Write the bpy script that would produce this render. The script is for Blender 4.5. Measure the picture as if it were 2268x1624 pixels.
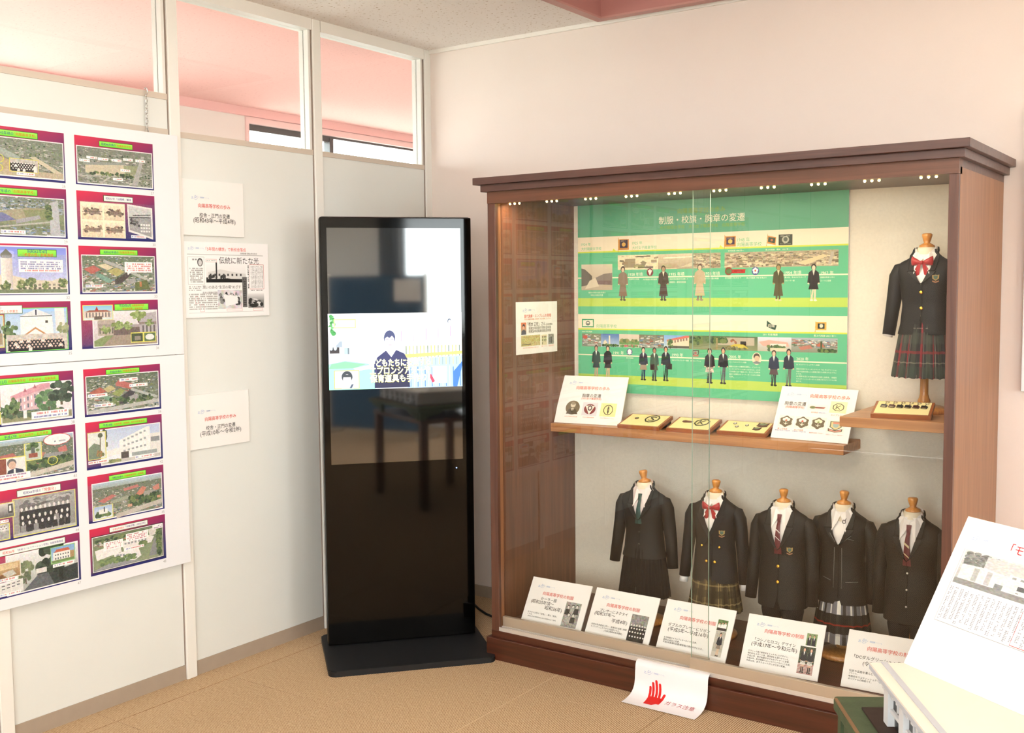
import bpy, bmesh, math, random
import numpy as np
from mathutils import Matrix, Vector

# ------------------------------------------------------------------ scene, camera, light
sc = bpy.context.scene
for o in list(bpy.data.objects):
    bpy.data.objects.remove(o)
COL = sc.collection
sc.view_settings.view_transform = 'Standard'
sc.view_settings.look = 'None'
sc.view_settings.exposure = -0.03
sc.view_settings.gamma = 1.0
sc.view_settings.use_curve_mapping = False

try:
    sc.cycles.max_bounces = 8
    sc.cycles.diffuse_bounces = 5
    sc.cycles.glossy_bounces = 4
    sc.cycles.transparent_max_bounces = 16
    sc.cycles.caustics_reflective = False
    sc.cycles.caustics_refractive = False
    sc.cycles.sample_clamp_indirect = 6.0
except AttributeError:
    pass

FPX = 2368.3
yaw, pitch, roll = math.radians(-35.164), math.radians(4.2154), math.radians(-0.5145)
CAMLOC = Vector((3.255, -3.96, 1.45))
fw = Vector((math.sin(yaw) * math.cos(pitch), math.cos(yaw) * math.cos(pitch), -math.sin(pitch)))
rt = Vector((math.cos(yaw), -math.sin(yaw), 0))
up = rt.cross(fw)
rt2 = rt * math.cos(roll) + up * math.sin(roll)
up2 = up * math.cos(roll) - rt * math.sin(roll)
cam = bpy.data.cameras.new('camera')
cam.sensor_fit = 'HORIZONTAL'
cam.sensor_width = 36.0
cam.lens = FPX / 2268.0 * 36.0
cam.clip_start = 0.05
camo = bpy.data.objects.new('camera', cam)
COL.objects.link(camo)
camo.matrix_world = Matrix(((rt2.x, up2.x, -fw.x, CAMLOC.x), (rt2.y, up2.y, -fw.y, CAMLOC.y),
                            (rt2.z, up2.z, -fw.z, CAMLOC.z), (0, 0, 0, 1)))
sc.camera = camo

world = bpy.data.worlds.new('overcast_sky')
sc.world = world
world.use_nodes = True
wb = world.node_tree.nodes['Background']
wb.inputs[0].default_value = (0.93, 0.97, 1.0, 1)
wb.inputs[1].default_value = 15.5

TUBE_W = 3.0        # watts of each ceiling tube fixture (its light sits in the fixture builder)
CASE_W = 9.0         # watts of the cabinet's lamp strip

# ------------------------------------------------------------------ helpers
def lin(c):
    if isinstance(c, int):
        c = ((c >> 16) / 255, (c >> 8 & 255) / 255, (c & 255) / 255)
        return tuple(x / 12.92 if x <= .04045 else ((x + .055) / 1.055) ** 2.4 for x in c)
    return tuple(c)

MATS = {}
def M(name, col=0xffffff, rough=.5, spec=.5, metal=0.0, bump=None, var=None, emis=None, coat=0.0, sheen=0.0):
    """procedural material: colour with noise variation (scale, amount) and noise bump (scale, strength)"""
    if name in MATS:
        return MATS[name]
    m = bpy.data.materials.new(name)
    m.use_nodes = True
    nt = m.node_tree
    b = nt.nodes['Principled BSDF']
    c = lin(col)
    b.inputs['Base Color'].default_value = (*c, 1)
    b.inputs['Roughness'].default_value = rough
    b.inputs['Specular IOR Level'].default_value = spec
    b.inputs['Metallic'].default_value = metal
    b.inputs['Coat Weight'].default_value = coat
    b.inputs['Sheen Weight'].default_value = sheen
    tc = nt.nodes.new('ShaderNodeTexCoord')
    if var:
        n = nt.nodes.new('ShaderNodeTexNoise')
        n.inputs['Scale'].default_value = var[0]
        n.inputs['Detail'].default_value = 4
        nt.links.new(tc.outputs['Object'], n.inputs['Vector'])
        r = nt.nodes.new('ShaderNodeMapRange')
        r.inputs[1].default_value, r.inputs[2].default_value = .3, .7
        r.inputs[3].default_value, r.inputs[4].default_value = 1 - var[1], 1 + var[1]
        nt.links.new(n.outputs['Fac'], r.inputs[0])
        mx = nt.nodes.new('ShaderNodeVectorMath')
        mx.operation = 'SCALE'
        mx.inputs[0].default_value = c
        nt.links.new(r.outputs[0], mx.inputs['Scale'])
        nt.links.new(mx.outputs[0], b.inputs['Base Color'])
    if bump:
        n = nt.nodes.new('ShaderNodeTexNoise')
        n.inputs['Scale'].default_value = bump[0]
        n.inputs['Detail'].default_value = 3
        nt.links.new(tc.outputs['Object'], n.inputs['Vector'])
        bp = nt.nodes.new('ShaderNodeBump')
        bp.inputs['Strength'].default_value = bump[1]
        bp.inputs['Distance'].default_value = .002
        nt.links.new(n.outputs['Fac'], bp.inputs['Height'])
        nt.links.new(bp.outputs[0], b.inputs['Normal'])
    if emis:
        b.inputs['Emission Color'].default_value = (*lin(emis[0]), 1)
        b.inputs['Emission Strength'].default_value = emis[1]
    MATS[name] = m
    return m

def wood(name, c1, c2, axis='Z', rough=.4, coat=.15, fine=30.0):
    """long-grained wood, grain running along axis"""
    if name in MATS:
        return MATS[name]
    m = bpy.data.materials.new(name)
    m.use_nodes = True
    nt = m.node_tree
    b = nt.nodes['Principled BSDF']
    tc = nt.nodes.new('ShaderNodeTexCoord')
    mp = nt.nodes.new('ShaderNodeMapping')
    s = {'X': (1.2, fine, fine), 'Y': (fine, 1.2, fine), 'Z': (fine, fine, 1.2)}[axis]
    mp.inputs['Scale'].default_value = s
    nt.links.new(tc.outputs['Object'], mp.inputs[0])
    n = nt.nodes.new('ShaderNodeTexNoise')
    n.inputs['Scale'].default_value = 2.0
    n.inputs['Detail'].default_value = 6
    n.inputs['Distortion'].default_value = .6
    nt.links.new(mp.outputs[0], n.inputs['Vector'])
    r = nt.nodes.new('ShaderNodeValToRGB')
    r.color_ramp.elements[0].position = .35
    r.color_ramp.elements[1].position = .68
    r.color_ramp.elements[0].color = (*lin(c1), 1)
    r.color_ramp.elements[1].color = (*lin(c2), 1)
    nt.links.new(n.outputs['Fac'], r.inputs[0])
    nt.links.new(r.outputs[0], b.inputs['Base Color'])
    b.inputs['Roughness'].default_value = rough
    b.inputs['Coat Weight'].default_value = coat
    b.inputs['Coat Roughness'].default_value = .25
    MATS[name] = m
    return m

def glass(name, tint=(1, 1, 1), f0=.04, rough=0.0):
    """thin clear pane: passes light straight through, mirrors by Fresnel"""
    if name in MATS:
        return MATS[name]
    m = bpy.data.materials.new(name)
    m.use_nodes = True
    nt = m.node_tree
    nt.nodes.remove(nt.nodes['Principled BSDF'])
    out = nt.nodes['Material Output']
    t = nt.nodes.new('ShaderNodeBsdfTransparent')
    t.inputs[0].default_value = (*tint, 1)
    g = nt.nodes.new('ShaderNodeBsdfGlossy')
    g.inputs['Roughness'].default_value = rough
    lw = nt.nodes.new('ShaderNodeLayerWeight')
    lw.inputs['Blend'].default_value = .5
    pw = nt.nodes.new('ShaderNodeMath')
    pw.operation = 'POWER'
    pw.inputs[1].default_value = 5
    nt.links.new(lw.outputs['Facing'], pw.inputs[0])
    f = nt.nodes.new('ShaderNodeMath')
    f.operation = 'MULTIPLY_ADD'
    f.inputs[1].default_value = 1 - f0
    f.inputs[2].default_value = f0
    nt.links.new(pw.outputs[0], f.inputs[0])
    mx = nt.nodes.new('ShaderNodeMixShader')
    nt.links.new(f.outputs[0], mx.inputs[0])
    nt.links.new(t.outputs[0], mx.inputs[1])
    nt.links.new(g.outputs[0], mx.inputs[2])
    nt.links.new(mx.outputs[0], out.inputs[0])
    MATS[name] = m
    return m

def link(name, me, mat=None, parent=None, smooth=False):
    o = bpy.data.objects.new(name, me)
    COL.objects.link(o)
    if mat is not None:
        me.materials.clear()
        me.materials.append(mat)
    if parent is not None:
        o.parent = parent
    if smooth:
        for p in me.polygons:
            p.use_smooth = True
    return o

def mesh(name, verts, faces, mat=None, parent=None, smooth=False, uv=None):
    me = bpy.data.meshes.new(name)
    me.from_pydata([tuple(v) for v in verts], [], [tuple(f) for f in faces])
    if uv is not None:
        l = me.uv_layers.new(name='UVMap')
        for lp in me.loops:
            l.data[lp.index].uv = uv[lp.vertex_index]
    me.update()
    return link(name, me, mat, parent, smooth)

BOXF = [(0, 3, 2, 1), (4, 5, 6, 7), (0, 1, 5, 4), (1, 2, 6, 5), (2, 3, 7, 6), (3, 0, 4, 7)]
def boxv(x0, x1, y0, y1, z0, z1):
    return [(x0, y0, z0), (x1, y0, z0), (x1, y1, z0), (x0, y1, z0), (x0, y0, z1), (x1, y0, z1), (x1, y1, z1), (x0, y1, z1)]

def box(name, x0, x1, y0, y1, z0, z1, mat=None, parent=None, bevel=0.0, seg=2):
    """box given in world axes when parent is at the origin, else in the parent's axes"""
    bm = bmesh.new()
    vs = [bm.verts.new(v) for v in boxv(x0, x1, y0, y1, z0, z1)]
    for f in BOXF:
        bm.faces.new([vs[i] for i in f])
    if bevel:
        bmesh.ops.bevel(bm, geom=bm.edges[:], offset=bevel, segments=seg, affect='EDGES', profile=.5)
    me = bpy.data.meshes.new(name)
    bm.to_mesh(me)
    bm.free()
    return link(name, me, mat, parent)

def boxes(name, lst, mat=None, parent=None):
    v, f = [], []
    for b in lst:
        k = len(v)
        v += boxv(*b)
        f += [tuple(i + k for i in q) for q in BOXF]
    return mesh(name, v, f, mat, parent)

def tag(o, label, cat, group=None, kind=None):
    o['label'] = label
    o['category'] = cat
    if group:
        o['group'] = group
    if kind:
        o['kind'] = kind
    return o

def thing(name, label, cat, loc=(0, 0, 0), rot=(0, 0, 0), group=None):
    o = bpy.data.objects.new(name, None)
    o.empty_display_size = .05
    COL.objects.link(o)
    o.location = loc
    o.rotation_euler = rot
    return tag(o, label, cat, group)

def struct(o):
    o['kind'] = 'structure'
    return o

def lathe(name, prof, mat, parent, n=24, loc=(0, 0, 0), tilt=None, flat=(1, 1)):
    v, f = [], []
    for r, z in prof:
        for k in range(n):
            a = 2 * math.pi * k / n
            v.append(Vector((r * math.cos(a) * flat[0], r * math.sin(a) * flat[1], z)))
    for j in range(len(prof) - 1):
        for k in range(n):
            f.append((j * n + k, j * n + (k + 1) % n, (j + 1) * n + (k + 1) % n, (j + 1) * n + k))
    f.append(tuple(range(n))[::-1])
    f.append(tuple((len(prof) - 1) * n + k for k in range(n)))
    if tilt is not None:
        R = Matrix.Rotation(tilt[0], 3, tilt[1])
        v = [R @ q for q in v]
    v = [q + Vector(loc) for q in v]
    o = mesh(name, v, f, mat, parent, True)
    return o

def tube(name, pts, rad, mat, parent=None, n=8, ell=1.0, cap=True):
    """tube along points; rad a number or one per point; ell squashes across the second axis"""
    pts = [Vector(p) for p in pts]
    rr = rad if isinstance(rad, (list, tuple)) else [rad] * len(pts)
    v, f = [], []
    prev = None
    for i, p in enumerate(pts):
        d = (pts[min(i + 1, len(pts) - 1)] - pts[max(i - 1, 0)]).normalized()
        if prev is None:
            a = d.cross(Vector((0, 1, 0)))
            if a.length < .2:
                a = d.cross(Vector((1, 0, 0)))
        else:
            a = prev - d * prev.dot(d)
        a.normalize()
        prev = a
        b = d.cross(a)
        for k in range(n):
            t = 2 * math.pi * k / n
            v.append(p + a * math.cos(t) * rr[i] + b * math.sin(t) * rr[i] * ell)
    for i in range(len(pts) - 1):
        for k in range(n):
            f.append((i * n + k, i * n + (k + 1) % n, (i + 1) * n + (k + 1) % n, (i + 1) * n + k))
    if cap:
        f.append(tuple(range(n))[::-1])
        f.append(tuple((len(pts) - 1) * n + k for k in range(n)))
    return mesh(name, v, f, mat, parent, True)

def prism(name, pts2, mapf, th, mat, parent=None):
    """flat polygon pts2 (u,v) thickened: mapf(u,v,h) -> point"""
    n = len(pts2)
    v = [mapf(u, w, 0) for u, w in pts2] + [mapf(u, w, th) for u, w in pts2]
    f = [tuple(range(n))[::-1], tuple(range(n, 2 * n))]
    f += [(k, (k + 1) % n, n + (k + 1) % n, n + k) for k in range(n)]
    return mesh(name, v, f, mat, parent)

# ---- lettering: outlines of characters as flat meshes, fitted to a box
TCACHE = {}
_tc = bpy.data.curves.new('lettering_source', 'FONT')
_tc.resolution_u = 2
_tc.fill_mode = 'FRONT'
_to = bpy.data.objects.new('lettering_source', _tc)
def text2d(s):
    """(verts, faces, aspect) of a string, its ink scaled to width 1"""
    if s in TCACHE:
        return TCACHE[s]
    COL.objects.link(_to)
    _tc.body = s
    dg = bpy.context.evaluated_depsgraph_get()
    dg.update()
    me = bpy.data.meshes.new_from_object(_to.evaluated_get(dg))
    n = len(me.vertices)
    co = np.zeros(n * 3)
    me.vertices.foreach_get('co', co)
    co = co.reshape(-1, 3)[:, :2]
    fa = [tuple(p.vertices) for p in me.polygons]
    bpy.data.meshes.remove(me)
    COL.objects.unlink(_to)
    lo, hi = co.min(0), co.max(0)
    w = max(hi[0] - lo[0], 1e-6)
    h = max(hi[1] - lo[1], 1e-6)
    co = (co - lo) / np.array([w, h])
    TCACHE[s] = (co, fa, h / w)
    return TCACHE[s]

def lettering(name, s, mapf, u0, u1, vc, mat, parent, card_aspect=1.0, vh=None, vertical=False):
    """writing placed on a surface: mapf(u, v) with v down; width u0..u1, centred on vc.
    card_aspect = height/width of the (u,v) square in metres"""
    co, fa, asp = text2d(s)
    hh = vh if vh else (u1 - u0) * asp / card_aspect
    v = [mapf(u0 + (u1 - u0) * p[0], vc + hh * (.5 - p[1])) for p in co]
    return mesh(name, v, fa, mat, parent)

# ---- flat prints: small pictures drawn by code
def rgb(c):
    return np.array([(c >> 16 & 255) / 255, (c >> 8 & 255) / 255, (c & 255) / 255])

class Pic:
    def __init__(s, w, h, c=0xffffff):
        s.w, s.h = w, h
        s.a = np.ones((h, w, 3)) * rgb(c)
        s.yy, s.xx = np.mgrid[0:h, 0:w]
        s.xx = (s.xx + .5) / w
        s.yy = (s.yy + .5) / h
    def _win(s, x0, y0, x1, y1):
        return (slice(max(0, int(y0 * s.h)), max(0, min(s.h, int(math.ceil(y1 * s.h))))),
                slice(max(0, int(x0 * s.w)), max(0, min(s.w, int(math.ceil(x1 * s.w))))))
    def rect(s, x0, y0, x1, y1, c):
        s.a[max(0, round(y0 * s.h)):max(0, round(y1 * s.h)), max(0, round(x0 * s.w)):max(0, round(x1 * s.w))] = rgb(c)
        return s
    def frame(s, x0, y0, x1, y1, c, t=.008):
        ty = t * s.w / s.h
        s.rect(x0, y0, x1, y0 + ty, c).rect(x0, y1 - ty, x1, y1, c).rect(x0, y0, x0 + t, y1, c).rect(x1 - t, y0, x1, y1, c)
        return s
    def grad(s, x0, y0, x1, y1, c0, c1, ang=90.0):
        w = s._win(x0, y0, x1, y1)
        X = (s.xx[w] - x0) / (x1 - x0)
        Y = (s.yy[w] - y0) / (y1 - y0)
        a = math.radians(ang)
        t = X * math.cos(a) + Y * math.sin(a)
        t = np.clip(t / (abs(math.cos(a)) + abs(math.sin(a))), 0, 1)[..., None]
        s.a[w] = rgb(c0) * (1 - t) + rgb(c1) * t
        return s
    def poly(s, pts, c):
        p = np.array(pts)
        w = s._win(p[:, 0].min(), p[:, 1].min(), p[:, 0].max(), p[:, 1].max())
        X, Y = s.xx[w], s.yy[w]
        ins = np.zeros(X.shape, bool)
        for i in range(len(p)):
            (x0, y0), (x1, y1) = p[i - 1], p[i]
            if y0 != y1:
                cr = ((y0 > Y) != (y1 > Y)) & (X < (x1 - x0) * (Y - y0) / (y1 - y0) + x0)
                ins ^= cr
        s.a[w][ins] = rgb(c)
        return s
    def ell(s, cx, cy, rx, ry, c, hole=0.0):
        w = s._win(cx - rx, cy - ry, cx + rx, cy + ry)
        d = ((s.xx[w] - cx) / rx) ** 2 + ((s.yy[w] - cy) / ry) ** 2
        s.a[w][(d < 1) & (d >= hole * hole)] = rgb(c)
        return s
    def line(s, x0, y0, x1, y1, t, c):
        ar = s.h / s.w
        dx, dy = x1 - x0, (y1 - y0) * ar
        L = math.hypot(dx, dy) or 1
        nx, ny = -dy / L * t / 2, dx / L * t / 2 / ar
        return s.poly([(x0 + nx, y0 + ny), (x1 + nx, y1 + ny), (x1 - nx, y1 - ny), (x0 - nx, y0 - ny)], c)
    def grain(s, x0, y0, x1, y1, amp, cell, seed):
        """smooth random mottling of what is already drawn"""
        w = s._win(x0, y0, x1, y1)
        X, Y = s.xx[w] * s.w / cell, s.yy[w] * s.h / cell
        rs = np.random.RandomState(seed)
        g = rs.rand(int(s.h / cell) + 3, int(s.w / cell) + 3, 3) * .35 + rs.rand(int(s.h / cell) + 3, int(s.w / cell) + 3, 1) * .65 - .5
        xi, yi = X.astype(int), Y.astype(int)
        fx, fy = (X - xi)[..., None], (Y - yi)[..., None]
        v = (g[yi, xi] * (1 - fx) + g[yi, xi + 1] * fx) * (1 - fy) + (g[yi + 1, xi] * (1 - fx) + g[yi + 1, xi + 1] * fx) * fy
        s.a[w] = np.clip(s.a[w] + v * amp, 0, 1)
        return s
    def town(s, x0, y0, x1, y1, n, seed, pal, sz=.02, tilt=.25):
        """roofs of a town from the air"""
        r = random.Random(seed)
        for i in range(n):
            t = i / n
            y = y0 + (y1 - y0) * t
            x = r.uniform(x0, x1)
            k = sz * (.5 + .9 * t) * r.uniform(.5, 1.3)
            q = r.uniform(-tilt, tilt)
            a, b = k * 1.3, k * r.uniform(.8, 1.3)
            pts = [(x - a, y - b * .4 - q * a), (x + a, y - b * .4 + q * a), (x + a, y + b * .7 + q * a), (x - a, y + b * .7 - q * a)]
            pts = [(min(max(px, x0), x1), min(max(py, y0), y1)) for px, py in pts]
            c = r.choice(pal)
            s.poly(pts, c)
            s.poly([pts[3], pts[2], (pts[2][0], min(y1, pts[2][1] + b * .35)), (pts[3][0], min(y1, pts[3][1] + b * .35))], r.choice((0x50524c, 0x6a6a60, 0xb8b4a8)))
        return s
    def dots(s, x0, y0, x1, y1, n, seed, pal, rx, ry):
        r = random.Random(seed)
        for i in range(n):
            s.ell(r.uniform(x0 + rx, x1 - rx), y0 + ry + (y1 - y0 - 2 * ry) * (i + .5) / n, rx * r.uniform(.6, 1.1), ry * r.uniform(.6, 1.1), r.choice(pal))
        return s
    def marks(s, x0, y0, x1, y1, rows, seed, c, duty=.75):
        """rows of writing too small to read"""
        r = random.Random(seed)
        for k in range(rows):
            ya = y0 + (y1 - y0) * (k + .15) / rows
            yb = y0 + (y1 - y0) * (k + .8) / rows
            x = x0
            while x < x1:
                d = max(1.6 / s.w, (yb - ya) * s.h / s.w * .8)
                if r.random() < duty:
                    s.rect(x, ya, min(x1, x + d * .75), yb, c)
                x += d
        return s
    def person(s, x, y0, y1, top=0x23262e, skirt=None, legs=0x23262e, shoe=0x1a1a1a, hair=0x201c1a, skin=0xd8b090, shirt=0xf0eee8, w=.5, long=False, bag=None, cap=None):
        """standing figure printed small"""
        H = y1 - y0
        k = H * s.h / s.w * w
        s.poly([(x - .1 * k, y0 + .86 * H), (x - .02 * k, y0 + .5 * H), (x + .16 * k, y0 + .5 * H), (x + .12 * k, y0 + .96 * H), (x + .03 * k, y0 + .96 * H), (x + .03 * k, y0 + .6 * H), (x - .05 * k, y0 + .95 * H), (x - .14 * k, y0 + .95 * H), (x - .16 * k, y0 + .5 * H)], legs)
        s.ell(x - .1 * k, y0 + .97 * H, .09 * k, .025 * H, shoe).ell(x + .1 * k, y0 + .975 * H, .09 * k, .025 * H, shoe)
        if skirt is not None:
            yb = .86 if long else .68
            s.poly([(x - .14 * k, y0 + .42 * H), (x + .14 * k, y0 + .42 * H), (x + .27 * k, y0 + yb * H), (x - .27 * k, y0 + yb * H)], skirt)
        s.poly([(x - .12 * k, y0 + .17 * H), (x + .12 * k, y0 + .17 * H), (x + .27 * k, y0 + .24 * H), (x + .33 * k, y0 + .5 * H), (x + .22 * k, y0 + .52 * H), (x + .19 * k, y0 + .53 * H), (x - .19 * k, y0 + .53 * H), (x - .22 * k, y0 + .52 * H), (x - .33 * k, y0 + .5 * H), (x - .27 * k, y0 + .24 * H)], top)
        s.poly([(x - .07 * k, y0 + .165 * H), (x + .07 * k, y0 + .165 * H), (x, y0 + .32 * H)], shirt)
        s.ell(x - .27 * k, y0 + .525 * H, .045 * k, .022 * H, skin).ell(x + .27 * k, y0 + .525 * H, .045 * k, .022 * H, skin)
        s.ell(x, y0 + .085 * H, .135 * k, .088 * H, hair).ell(x, y0 + .105 * H, .095 * k, .066 * H, skin)
        if bag is not None:
            s.rect(x - .2 * k + bag * k, y0 + .5 * H, x + .12 * k + bag * k, y0 + .66 * H, 0x2a1a14)
        return s
    def tree(s, x, y, rx, ry, seed, pal=(0x3c5a34, 0x4f7040, 0x2c4428, 0x6a8850), trunk=0x5a4a38):
        r = random.Random(seed)
        s.rect(x - rx * .1, y, x + rx * .1, y + ry * 1.3, trunk)
        for i in range(26):
            a, d = r.uniform(0, 6.28), r.random() ** .6
            s.ell(x + math.cos(a) * d * rx, y + math.sin(a) * d * ry, rx * .3, ry * .3, r.choice(pal))
        return s

def picmat(name, pic, rough=.45, emis=0.0, spec=.4):
    im = bpy.data.images.new(name, pic.w, pic.h)
    px = np.ones((pic.h, pic.w, 4), np.float32)
    px[..., :3] = np.clip(pic.a[::-1], 0, 1)
    im.pixels.foreach_set(px.ravel())
    im.update()
    im.pack()
    m = bpy.data.materials.new(name)
    m.use_nodes = True
    nt = m.node_tree
    b = nt.nodes['Principled BSDF']
    t = nt.nodes.new('ShaderNodeTexImage')
    t.image = im
    t.extension = 'EXTEND'
    nt.links.new(t.outputs[0], b.inputs['Base Color'])
    b.inputs['Roughness'].default_value = rough
    b.inputs['Specular IOR Level'].default_value = spec
    if emis:
        nt.links.new(t.outputs[0], b.inputs['Emission Color'])
        b.inputs['Emission Strength'].default_value = emis
        b.inputs['Base Color'].default_value = (0.02, .02, .02, 1)
        for l in list(nt.links):
            if l.to_socket == b.inputs['Base Color']:
                nt.links.remove(l)
    return m

def quad(name, mapf, u0, v0, u1, v1, mat, parent):
    """printed rectangle on a surface mapf(u, v), v down"""
    return mesh(name, [mapf(u0, v1), mapf(u1, v1), mapf(u1, v0), mapf(u0, v0)], [(0, 1, 2, 3)], mat, parent,
                uv=[(0, 0), (1, 0), (1, 1), (0, 1)])

RED, BLACK, INK = 0xd6402c, 0x1d1a18, 0x3a3632
def ink(c):
    return M('ink_%06x' % c, c, .6, .2)
# ------------------------------------------------------------------ the room
RX, RY, RZ = 6.4, -6.6, 2.56
def carpet():
    m = bpy.data.materials.new('ribbed_carpet')
    m.use_nodes = True
    nt = m.node_tree
    N, L = nt.nodes, nt.links
    b = N['Principled BSDF']
    b.inputs['Roughness'].default_value = .95
    b.inputs['Specular IOR Level'].default_value = .1
    g = N.new('ShaderNodeNewGeometry')
    w = N.new('ShaderNodeTexWave')
    w.wave_type, w.bands_direction, w.wave_profile = 'BANDS', 'X', 'SIN'
    w.inputs['Scale'].default_value = 2 * math.pi / 20 / .0075
    w.inputs['Distortion'].default_value = .25
    w.inputs['Detail'].default_value = 2
    w.inputs['Detail Scale'].default_value = 3
    L.new(g.outputs['Position'], w.inputs['Vector'])
    mp = N.new('ShaderNodeMapping')
    mp.inputs['Scale'].default_value = (260, 90, 1)
    L.new(g.outputs['Position'], mp.inputs[0])
    n = N.new('ShaderNodeTexNoise')
    n.inputs['Scale'].default_value = 1.0
    n.inputs['Detail'].default_value = 2
    L.new(mp.outputs[0], n.inputs['Vector'])
    n2 = N.new('ShaderNodeTexNoise')
    n2.inputs['Scale'].default_value = 3.0
    L.new(g.outputs['Position'], n2.inputs['Vector'])
    r = N.new('ShaderNodeValToRGB')
    r.color_ramp.elements[0].position, r.color_ramp.elements[0].color = .3, (*lin(0x8e6c4c), 1)
    r.color_ramp.elements[1].position, r.color_ramp.elements[1].color = .7, (*lin(0xd9be9c), 1)
    ad = N.new('ShaderNodeMath')
    ad.operation = 'MULTIPLY_ADD'
    ad.inputs[1].default_value = .45
    L.new(w.outputs['Fac'], ad.inputs[0])
    ad2 = N.new('ShaderNodeMath')
    ad2.operation = 'MULTIPLY'
    ad2.inputs[1].default_value = .6
    L.new(n.outputs['Fac'], ad2.inputs[0])
    L.new(ad2.outputs[0], ad.inputs[2])
    L.new(ad.outputs[0], r.inputs[0])
    L.new(r.outputs[0], b.inputs['Base Color'])
    bp = N.new('ShaderNodeBump')
    bp.inputs['Distance'].default_value = .002
    bp.inputs['Strength'].default_value = .6
    L.new(ad.outputs[0], bp.inputs['Height'])
    L.new(bp.outputs[0], b.inputs['Normal'])
    return m

fl = struct(box('floor', -2.0, RX, RY, 4.0, -.06, -.006, M('floor_screed', 0x6b5a48, .9)))
cm = carpet()
bmt = bmesh.new()
vs = [bmt.verts.new(v) for v in boxv(-.2494, .2494, -.2494, .2494, -.006, 0)]
for f in BOXF:
    bmt.faces.new([vs[i] for i in f])
bmesh.ops.bevel(bmt, geom=[e for e in bmt.edges if e.verts[0].co.z > -.001 and e.verts[1].co.z > -.001], offset=.0015, segments=1, affect='EDGES')
tile_me = bpy.data.meshes.new('carpet_tile')
bmt.to_mesh(tile_me)
bmt.free()
tile_me.materials.append(cm)
for i in range(-1, 13):
    for j in range(-12, 2):
        x, y = .38 + .5 * i, -.61 + .5 * j
        if x < -.2 or y > .2 or x > RX or y < RY:
            continue
        o = bpy.data.objects.new('carpet_tile', tile_me)
        COL.objects.link(o)
        o.location = (x, y, 0)
        o.parent = fl

WHITEP = M('white_partition_panel', 0xe5e7e3, .45, .4, var=(3, .015))
POSTM = M('white_post_paint', 0xf0eee8, .4, .4)
TAUPE = M('taupe_vinyl', 0xa79787, .5, .4, var=(20, .03))
BAND = M('pale_taupe_band', 0xcdc0b2, .5, .4)
GASK = M('brown_gasket', 0x8c7c72, .6)
WALLC = M('cream_wallpaper', 0xebded6, .85, .2, bump=(900, .15), var=(4, .012))
WHITEW = M('white_plaster', 0xf1ece6, .9, .2)

def acoustic(name, base, spot, dens):
    m = M(name, base, .95, .1)
    nt = m.node_tree
    N, L = nt.nodes, nt.links
    tc = N.new('ShaderNodeTexCoord')
    n = N.new('ShaderNodeTexNoise')
    n.inputs['Scale'].default_value = 75
    n.inputs['Detail'].default_value = 3
    L.new(tc.outputs['Object'], n.inputs['Vector'])
    r = N.new('ShaderNodeValToRGB')
    r.color_ramp.elements[0].position, r.color_ramp.elements[0].color = dens, (*lin(spot), 1)
    r.color_ramp.elements[1].position, r.color_ramp.elements[1].color = dens + .05, (*lin(base), 1)
    L.new(n.outputs['Fac'], r.inputs[0])
    L.new(r.outputs[0], N['Principled BSDF'].inputs['Base Color'])
    return m
CEILM = acoustic('speckled_ceiling_board', 0xf5f0ec, 0xcdbfb0, .33)
PINKC = acoustic('pink_speckled_ceiling', 0xe4b4ad, 0xd2a09a, .33)
PINKT = M('rose_brown_trim', 0xb27d78, .55, .3)
PINKL = M('pale_pink_trim', 0xefd0cc, .6, .3)

# partition on the left: posts, panels, rails
wl = bpy.data.objects.new('wall_left', None)
COL.objects.link(wl)
struct(wl)
bl = bpy.data.objects.new('baseboard_left', None)
COL.objects.link(bl)
struct(bl)
PY = [-.018, -.736, -1.454, -2.172, -2.89, -3.608, -4.326, -5.044, -5.762, -6.48]
PW = .0225
for k, y in enumerate(PY):
    box('post', -.058, .012, y - PW, y + PW, 0, RZ, POSTM, wl, .002, 1)
    box('gasket', -.05, .004, y - PW - .003, y - PW, .0, RZ, GASK, wl)
    if k:
        box('gasket', -.05, .004, y + PW, y + PW + .003, .0, RZ, GASK, wl)
CLEAR = glass('window_glass', (.97, .99, .98))
for k in range(len(PY) - 1):
    y1, y0 = PY[k] - PW - .003, PY[k + 1] + PW + .003
    zt = 2.006 if k < 2 else 2.134
    if k < 2:
        box('wall_panel', -.045, .0, y0, y1, .05, zt, WHITEP, wl)
    else:
        box('wall_panel', -.045, .0, y0, y1, .05, 2.009, WHITEP, wl)
        box('taupe_strip', -.045, .002, y0, y1, 2.009, 2.03, BAND, wl)  # taupe band running on level with the board tops
        box('filler_panel', -.045, .0, y0, y1, 2.03, zt, WHITEP, wl)
    box('top_rail', -.058, .01, y0, y1, 2.515, RZ, POSTM, wl)
    box('baseboard_piece', -.03, .004, y0, y1, 0, .055, TAUPE, bl)
    w = bpy.data.objects.new('window_%d' % (k + 1), None)
    COL.objects.link(w)
    struct(w)
    zb = zt + .021
    box('sill', -.055, .003, y0, y1, zt, zb, BAND, w)
    box('jamb', -.055, -.002, y1 - .012, y1, zb, 2.515, POSTM, w)
    box('jamb', -.055, -.002, y0, y0 + .006, zb, 2.515, POSTM, w)
    box('pane', -.032, -.027, y0 + .006, y1 - .012, zb, 2.515, CLEAR, w)

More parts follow.
